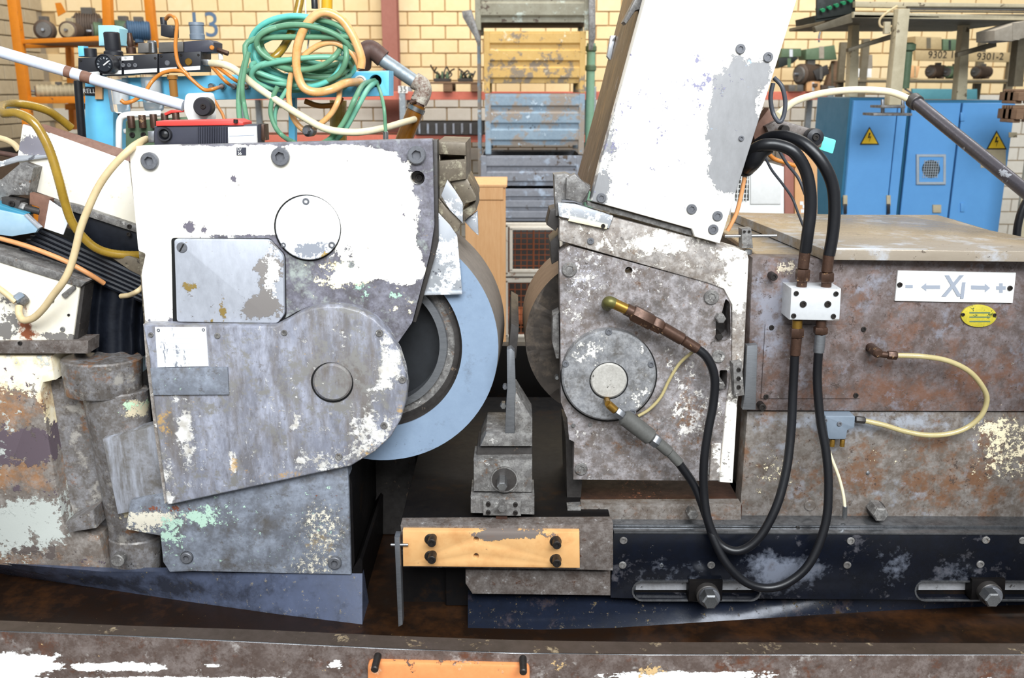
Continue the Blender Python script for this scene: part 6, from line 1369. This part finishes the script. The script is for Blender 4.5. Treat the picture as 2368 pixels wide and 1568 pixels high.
# return pipe with elbows
rp = thing('return_pipe', 'galvanised pipe with rusty elbows and amber hose end above the housing', 'pipe')
PY = 2.95
rod('pipe', P(862, 122, PY), P(970, 196, PY), M(15, PY), 'galvanised', rp, 20)
sweep('elbow', [P(838, 152, PY + 0.03), P(842, 124, PY), P(858, 114, PY), P(886, 136, PY)], M(20, PY), 'rust_pipe', rp, 16)
sweep('elbow', [P(958, 186, PY), P(976, 198, PY), P(978, 214, PY), P(968, 236, PY)], M(19, PY), 'pipe_peel', rp, 16)
rod('nipple', P(970, 226, PY), P(962, 248, PY), M(17, PY), 'rust_pipe', rp, 16)
rod('amber_hose', P(966, 242, PY), P(926, 345, PY), M(19, PY), 'amber_dark', rp, 20); rod('drop_pipe', P(930, 336, PY), Vector((P(926, 345, PY).x, PY, 0.51)), M(18, PY), 'amber_dark', rp, 16); rod('hose_clamp', P(964, 247, PY), P(960, 256, PY), M(21, PY), 'bolt_bright', rp, 20)
lathe('clamp_screw', P(948, 238, PY - 0.03), (1, 0, 0.3), [(0.004, 0), (0.006, 0.002), (0.006, 0.02)], 'brown_fitting', rp, 8)

# ================================================================ right side hoses, valve block and small parts
vbk = thing('manifold_block', 'bright aluminium hydraulic block with four hose fittings on the brown body', 'hydraulic block')
prism('block', [(1830, 667), (1946, 668), (1942, 742), (1826, 740)], 1.935, 0.065, 'valve_alu', vbk, 0.003)
for (x, y, r) in ((1842, 679, 6), (1934, 680, 6), (1836, 731, 6), (1928, 732, 6), (1858, 704, 8), (1915, 704, 8)): bolt(x, y, 1.932, r, vbk, 'bolt_dark', 0.004)
HY = 1.955
for (pts, tint) in (([(1862, 578), (1857, 622), (1855, 650), (1853, 668)], 0), ([(1917, 586), (1912, 630), (1911, 652), (1910, 668)], 0), ([(1838, 822), (1842, 780), (1843, 758), (1844, 740)], 0), ([(1893, 816), (1897, 772), (1898, 756), (1899, 740)], 1)):
    a, b, c_, d_ = [P(x, y, HY) for x, y in pts]
    rod('ferrule', a, b, M(13, HY), 'brown_fitting' if not tint else 'steel', vbk, 18, 0.002); hexrod('nut', b, c_, M(17, HY), 'brown_fitting', vbk); rod('adapter', c_, d_, M(12, HY), 'brass' if tint == 0 and pts[0][1] > 800 else 'brown_fitting', vbk)
HB = 'black_rubber'
tube('hydraulic_hose', 'thick black hydraulic hose bending from the white box into the left block port', [(1728, 384, 2.02), (1738, 352, 2.0), (1764, 336, 1.97), (1800, 336, 1.96), (1836, 352, 1.95), (1862, 392, 1.95), (1873, 440, 1.95), (1874, 490, 1.95), (1868, 540, 1.95), (1862, 582, 1.955)], 14, HB, 'hose')
tube('hydraulic_hose', 'thick black hydraulic hose arching highest into the right block port', [(1752, 334, 2.06), (1780, 318, 2.04), (1820, 316, 2.0), (1862, 334, 1.97), (1900, 374, 1.955), (1924, 424, 1.955), (1930, 480, 1.955), (1926, 540, 1.955), (1917, 590, 1.955)], 14, HB, 'hose')
sl = thing('hose_sleeve', 'black rubber sleeve bulging from behind the white slanted box', 'sleeve'); hose('sleeve', [(1722, 392, 2.05), (1742, 376, 2.0), (1760, 350, 1.985), (1778, 338, 1.985)], 18, HB, sl); lathe('sleeve_lip', P(1724, 390, 2.04), P(1742, 376, 2.0) - P(1722, 392, 2.05), [(M(19, 2), 0), (M(20, 2), 0.002), (M(20, 2), 0.008)], HB, sl, 16)
tube('hydraulic_hose', 'black hose dropping from the block and looping up to the upper brass elbow', [(1838, 815, 1.955), (1834, 900, 1.955), (1829, 1000, 1.94), (1818, 1090, 1.92), (1794, 1175, 1.90), (1754, 1245, 1.89), (1708, 1274, 1.89), (1664, 1258, 1.90), (1638, 1206, 1.91), (1628, 1140, 1.92), (1628, 1070, 1.925), (1637, 1000, 1.93), (1650, 930, 1.935), (1652, 870, 1.935), (1634, 826, 1.935), (1602, 800, 1.935)], 11, HB, 'hose', ripple=0.012, sub=14)
tube('hydraulic_hose', 'black hose dropping lowest from the block and looping up to the lower brass fitting', [(1893, 812, 1.955), (1890, 880, 1.955), (1897, 970, 1.945), (1911, 1050, 1.93), (1916, 1130, 1.915), (1908, 1215, 1.90), (1874, 1300, 1.885), (1826, 1345, 1.88), (1774, 1360, 1.88), (1724, 1346, 1.88), (1682, 1306, 1.885), (1652, 1250, 1.90), (1632, 1190, 1.92), (1606, 1124, 1.935), (1566, 1066, 1.935)], 11, HB, 'hose', ripple=0.012, sub=14)
uf = thing('hose_fitting', 'dark brown stepped hose fitting with brass elbow on the upper head plate', 'hose fitting')
q = [P(x, y, 1.935) for x, y in ((1614, 808), (1580, 786), (1530, 757), (1508, 746), (1462, 722), (1448, 715), (1420, 702))]
rod('ferrule', q[0], q[1], M(13, 1.935), 'brown_fitting', uf, 18, 0.002); rod('sleeve', q[1], q[2], M(15, 1.935), 'brown_fitting', uf, 18, 0.003)
hexrod('nut', q[2], q[3], M(19, 1.935), 'brown_fitting', uf); hexrod('union_nut', q[3], q[4], M(21, 1.935), 'brown_fitting', uf); rod('collar', q[4], q[5], M(15, 1.935), 'brown_fitting', uf); rod('brass_neck', q[5], q[6], M(13, 1.935), 'brass', uf)
sweep('brass_elbow', [q[6], P(1408, 698, 1.935), P(1404, 704, 1.95), P(1404, 706, 1.99)], M(14, 1.935), 'brass_green', uf, 14)
lf = thing('hose_fitting', 'grey sleeve hose fitting with brass neck on the round cap', 'hose fitting')
q = [P(x, y, 1.925) for x, y in ((1572, 1072), (1548, 1046), (1522, 1024), (1508, 1014), (1440, 962), (1424, 950), (1406, 934))]
rod('ferrule', q[0], q[1], M(12, 1.93), 'grey_sleeve', lf, 18, 0.002); rod('sleeve', q[1], q[2], M(14, 1.93), 'grey_sleeve', lf, 18, 0.002); hexrod('nut', q[2], q[3], M(17, 1.93), 'steel', lf)
rod('long_sleeve', q[3], q[4], M(21, 1.93), 'grey_sleeve', lf, 20, 0.006); hexrod('neck_nut', q[4], q[5], M(13, 1.93), 'steel', lf); rod('brass_neck', q[5], q[6], M(10, 1.93), 'brass', lf, 14, 0.002)
a = q[6]; rod('brass_stub', a, a + Vector((0, 0.035, 0)), M(8, 1.93), 'brass', lf)
tube('clear_strip', 'thin yellow translucent line from the upper fitting round the cap', [(1604, 812, 1.955), (1572, 840, 1.97), (1548, 878, 1.975), (1528, 918, 1.975), (1502, 946, 1.975), (1476, 962, 1.975)], 4, 'clear_yellow', 'tube')
ct = thing('lubrication_tube', 'clear yellow lubrication tube curving out over the brown body', 'tube')
hose('tube', [(2072, 822, 1.955), (2130, 824, 1.95), (2190, 834, 1.95), (2240, 858, 1.95), (2272, 894, 1.955), (2282, 926, 1.96), (2268, 962, 1.965), (2234, 990, 1.97), (2190, 1004, 1.97), (2140, 1006, 1.97), (2090, 997, 1.975), (2044, 983, 1.98), (1996, 972, 1.985)], 6.5, 'clear_yellow', ct)
lathe('elbow_fitting', P(2032, 818, 1.95), (0, 1, 0), [(M(8, 1.95), 0), (M(12, 1.95), 0.004), (M(12, 1.95), 0.05)], 'brown_fitting', ct, 16); rod('stem', P(2034, 819, 1.958), P(2052, 821, 1.958), M(8, 1.95), 'brown_fitting', ct); hexrod('nut', P(2052, 821, 1.957), P(2074, 822, 1.956), M(11, 1.95), 'brown_fitting', ct)
hexrod('end_nut', P(2000, 972, 1.984), P(1978, 970, 1.984), M(9, 1.98), 'dark_steel', ct)
ls = thing('lubrication_distributor', 'grey lubrication distributor with brass outlets under the brown body', 'distributor')
prism('body', rnd([(1908, 962), (1978, 962), (1976, 990), (1960, 994), (1956, 1016), (1916, 1016), (1912, 990)], 4), 1.972, 0.034, 'grey_plastic', ls, 0.003); bolt(1942, 981, 1.969, 6, ls, 'bolt_steel', 0.004); bolt(1909, 973, 1.969, 5, ls, 'bolt_steel', 0.004)
for x in (1924, 1947): stand_cyl('brass_outlet', x, 1016, 1032, 6, 'brass', Y=1.985, parent=ls)
th = thing('drain_tube', 'thin pale tube hanging from the distributor with metal tip', 'tube'); hose('tube', [(1912, 1030, 1.98), (1924, 1062, 1.978), (1940, 1104, 1.976), (1950, 1144, 1.976), (1954, 1176, 1.976)], 4, 'cream_hose', th); rod('tip', P(1954, 1170, 1.976), P(1953, 1198, 1.976), M(6, 1.98), 'bolt_bright', th, 12, 0.001)
# behind the white box: limit switch bracket, tag, loose wires
br = thing('limit_switch', 'rusty switch bracket with black roller behind the white slanted box', 'switch')
prism('bracket', [(1770, 292), (1800, 276), (1898, 304), (1908, 318), (1900, 345), (1830, 330), (1790, 332)], 2.10, 0.03, 'bar_worn', br, 0.003)
prism('bracket_rust', [(1740, 300), (1778, 250), (1796, 290), (1780, 330), (1748, 340)], 2.12, 0.04, 'rust_strip', br, 0.003)
lathe('roller', P(1887, 318, 2.06), (0, 1, 0), [(M(9, 2.06), 0.003), (M(10, 2.06), 0.0), (M(19, 2.06), 0.003), (M(20, 2.06), 0.008), (M(20, 2.06), 0.03)], 'black_plastic', br, 28); bolt(1887, 318, 2.058, 7, br, 'bolt_dark', 0.004)
lathe('small_roller', P(1816, 300, 2.08), (0, 1, 0), [(M(9, 2.06), 0), (M(11, 2.06), 0.003), (M(11, 2.06), 0.02)], 'bolt_dark', br, 18)
prism('mint_tag', rnd([(1900, 314), (1934, 324), (1926, 356), (1894, 345)], 4), 2.10, 0.006, 'mint_tag', br, 0.001)
tube('loose_wire', 'dark wire loop hanging behind the upper right of the white box', [(1790, 180, 2.06), (1808, 200, 2.05), (1816, 236, 2.05), (1812, 268, 2.05), (1802, 282, 2.05), (1788, 262, 2.06), (1782, 226, 2.06), (1788, 192, 2.06)], 5, 'grey_rubber', 'wire')
tube('loose_wire', 'thin dark wire hanging left of the black hoses down to the cover plate', [(1768, 360, 2.1), (1784, 392, 2.1), (1810, 426, 2.1), (1832, 458, 2.1), (1846, 494, 2.08), (1858, 524, 2.05)], 3, 'grey_rubber', 'wire')
tube('loose_wire', 'thin dark wire between the two black hoses', [(1800, 345, 2.08), (1818, 376, 2.08), (1846, 412, 2.08), (1862, 450, 2.06)], 3.5, 'grey_rubber', 'wire')
tube('orange_wire', 'orange wire bundle curling under the black hoses', [(1768, 342, 2.12), (1788, 366, 2.12), (1816, 376, 2.12), (1840, 384, 2.12)], 5, 'orange_tube', 'wire')
tube('edge_cable', 'tan cable along the lower right edge of the white box', [(1722, 410, 2.03), (1714, 450, 2.03), (1704, 490, 2.03), (1690, 520, 2.03), (1682, 534, 2.03)], 5, 'peach_cable', 'cable')
ar = thing('support_arm', 'long steel tube arm slanting down at the right edge', 'arm')
a, b = P(2112, 232, 2.5), P(2112, 232, 2.5).lerp(P(2430, 490, 2.0), 1.5); rod('tube', a, b, M(15, 2.25), 'arm_tube', ar, 24, 0.002)
box('arm_post', (b.x + 0.01, b.y + 0.02, (b.z + 0.61) / 2), (0.07, 0.07, b.z - 0.55 + 0.06), 'mid_steel', ar); dd = (b - a).normalized(); rod('end_collar', a - dd * 0.004, a + dd * 0.02, M(18, 2.4), 'dark_steel', ar, 24, 0.002)
tube('supply_hose', 'cream hose arching from the white box to the slanting steel arm', [(1796, 268, 2.25), (1812, 254, 2.3), (1840, 234, 2.38), (1890, 218, 2.45), (1950, 209, 2.5), (2010, 208, 2.52), (2064, 214, 2.52), (2116, 236, 2.49)], 8, 'cream_hose', 'hose')
tube('edge_hose', 'black hose bending down at the right edge behind the cover plate', [(2420, 400, 2.9), (2390, 440, 2.9), (2366, 480, 2.9), (2354, 520, 2.9), (2350, 560, 2.9)], 9, HB, 'hose')

finalize()
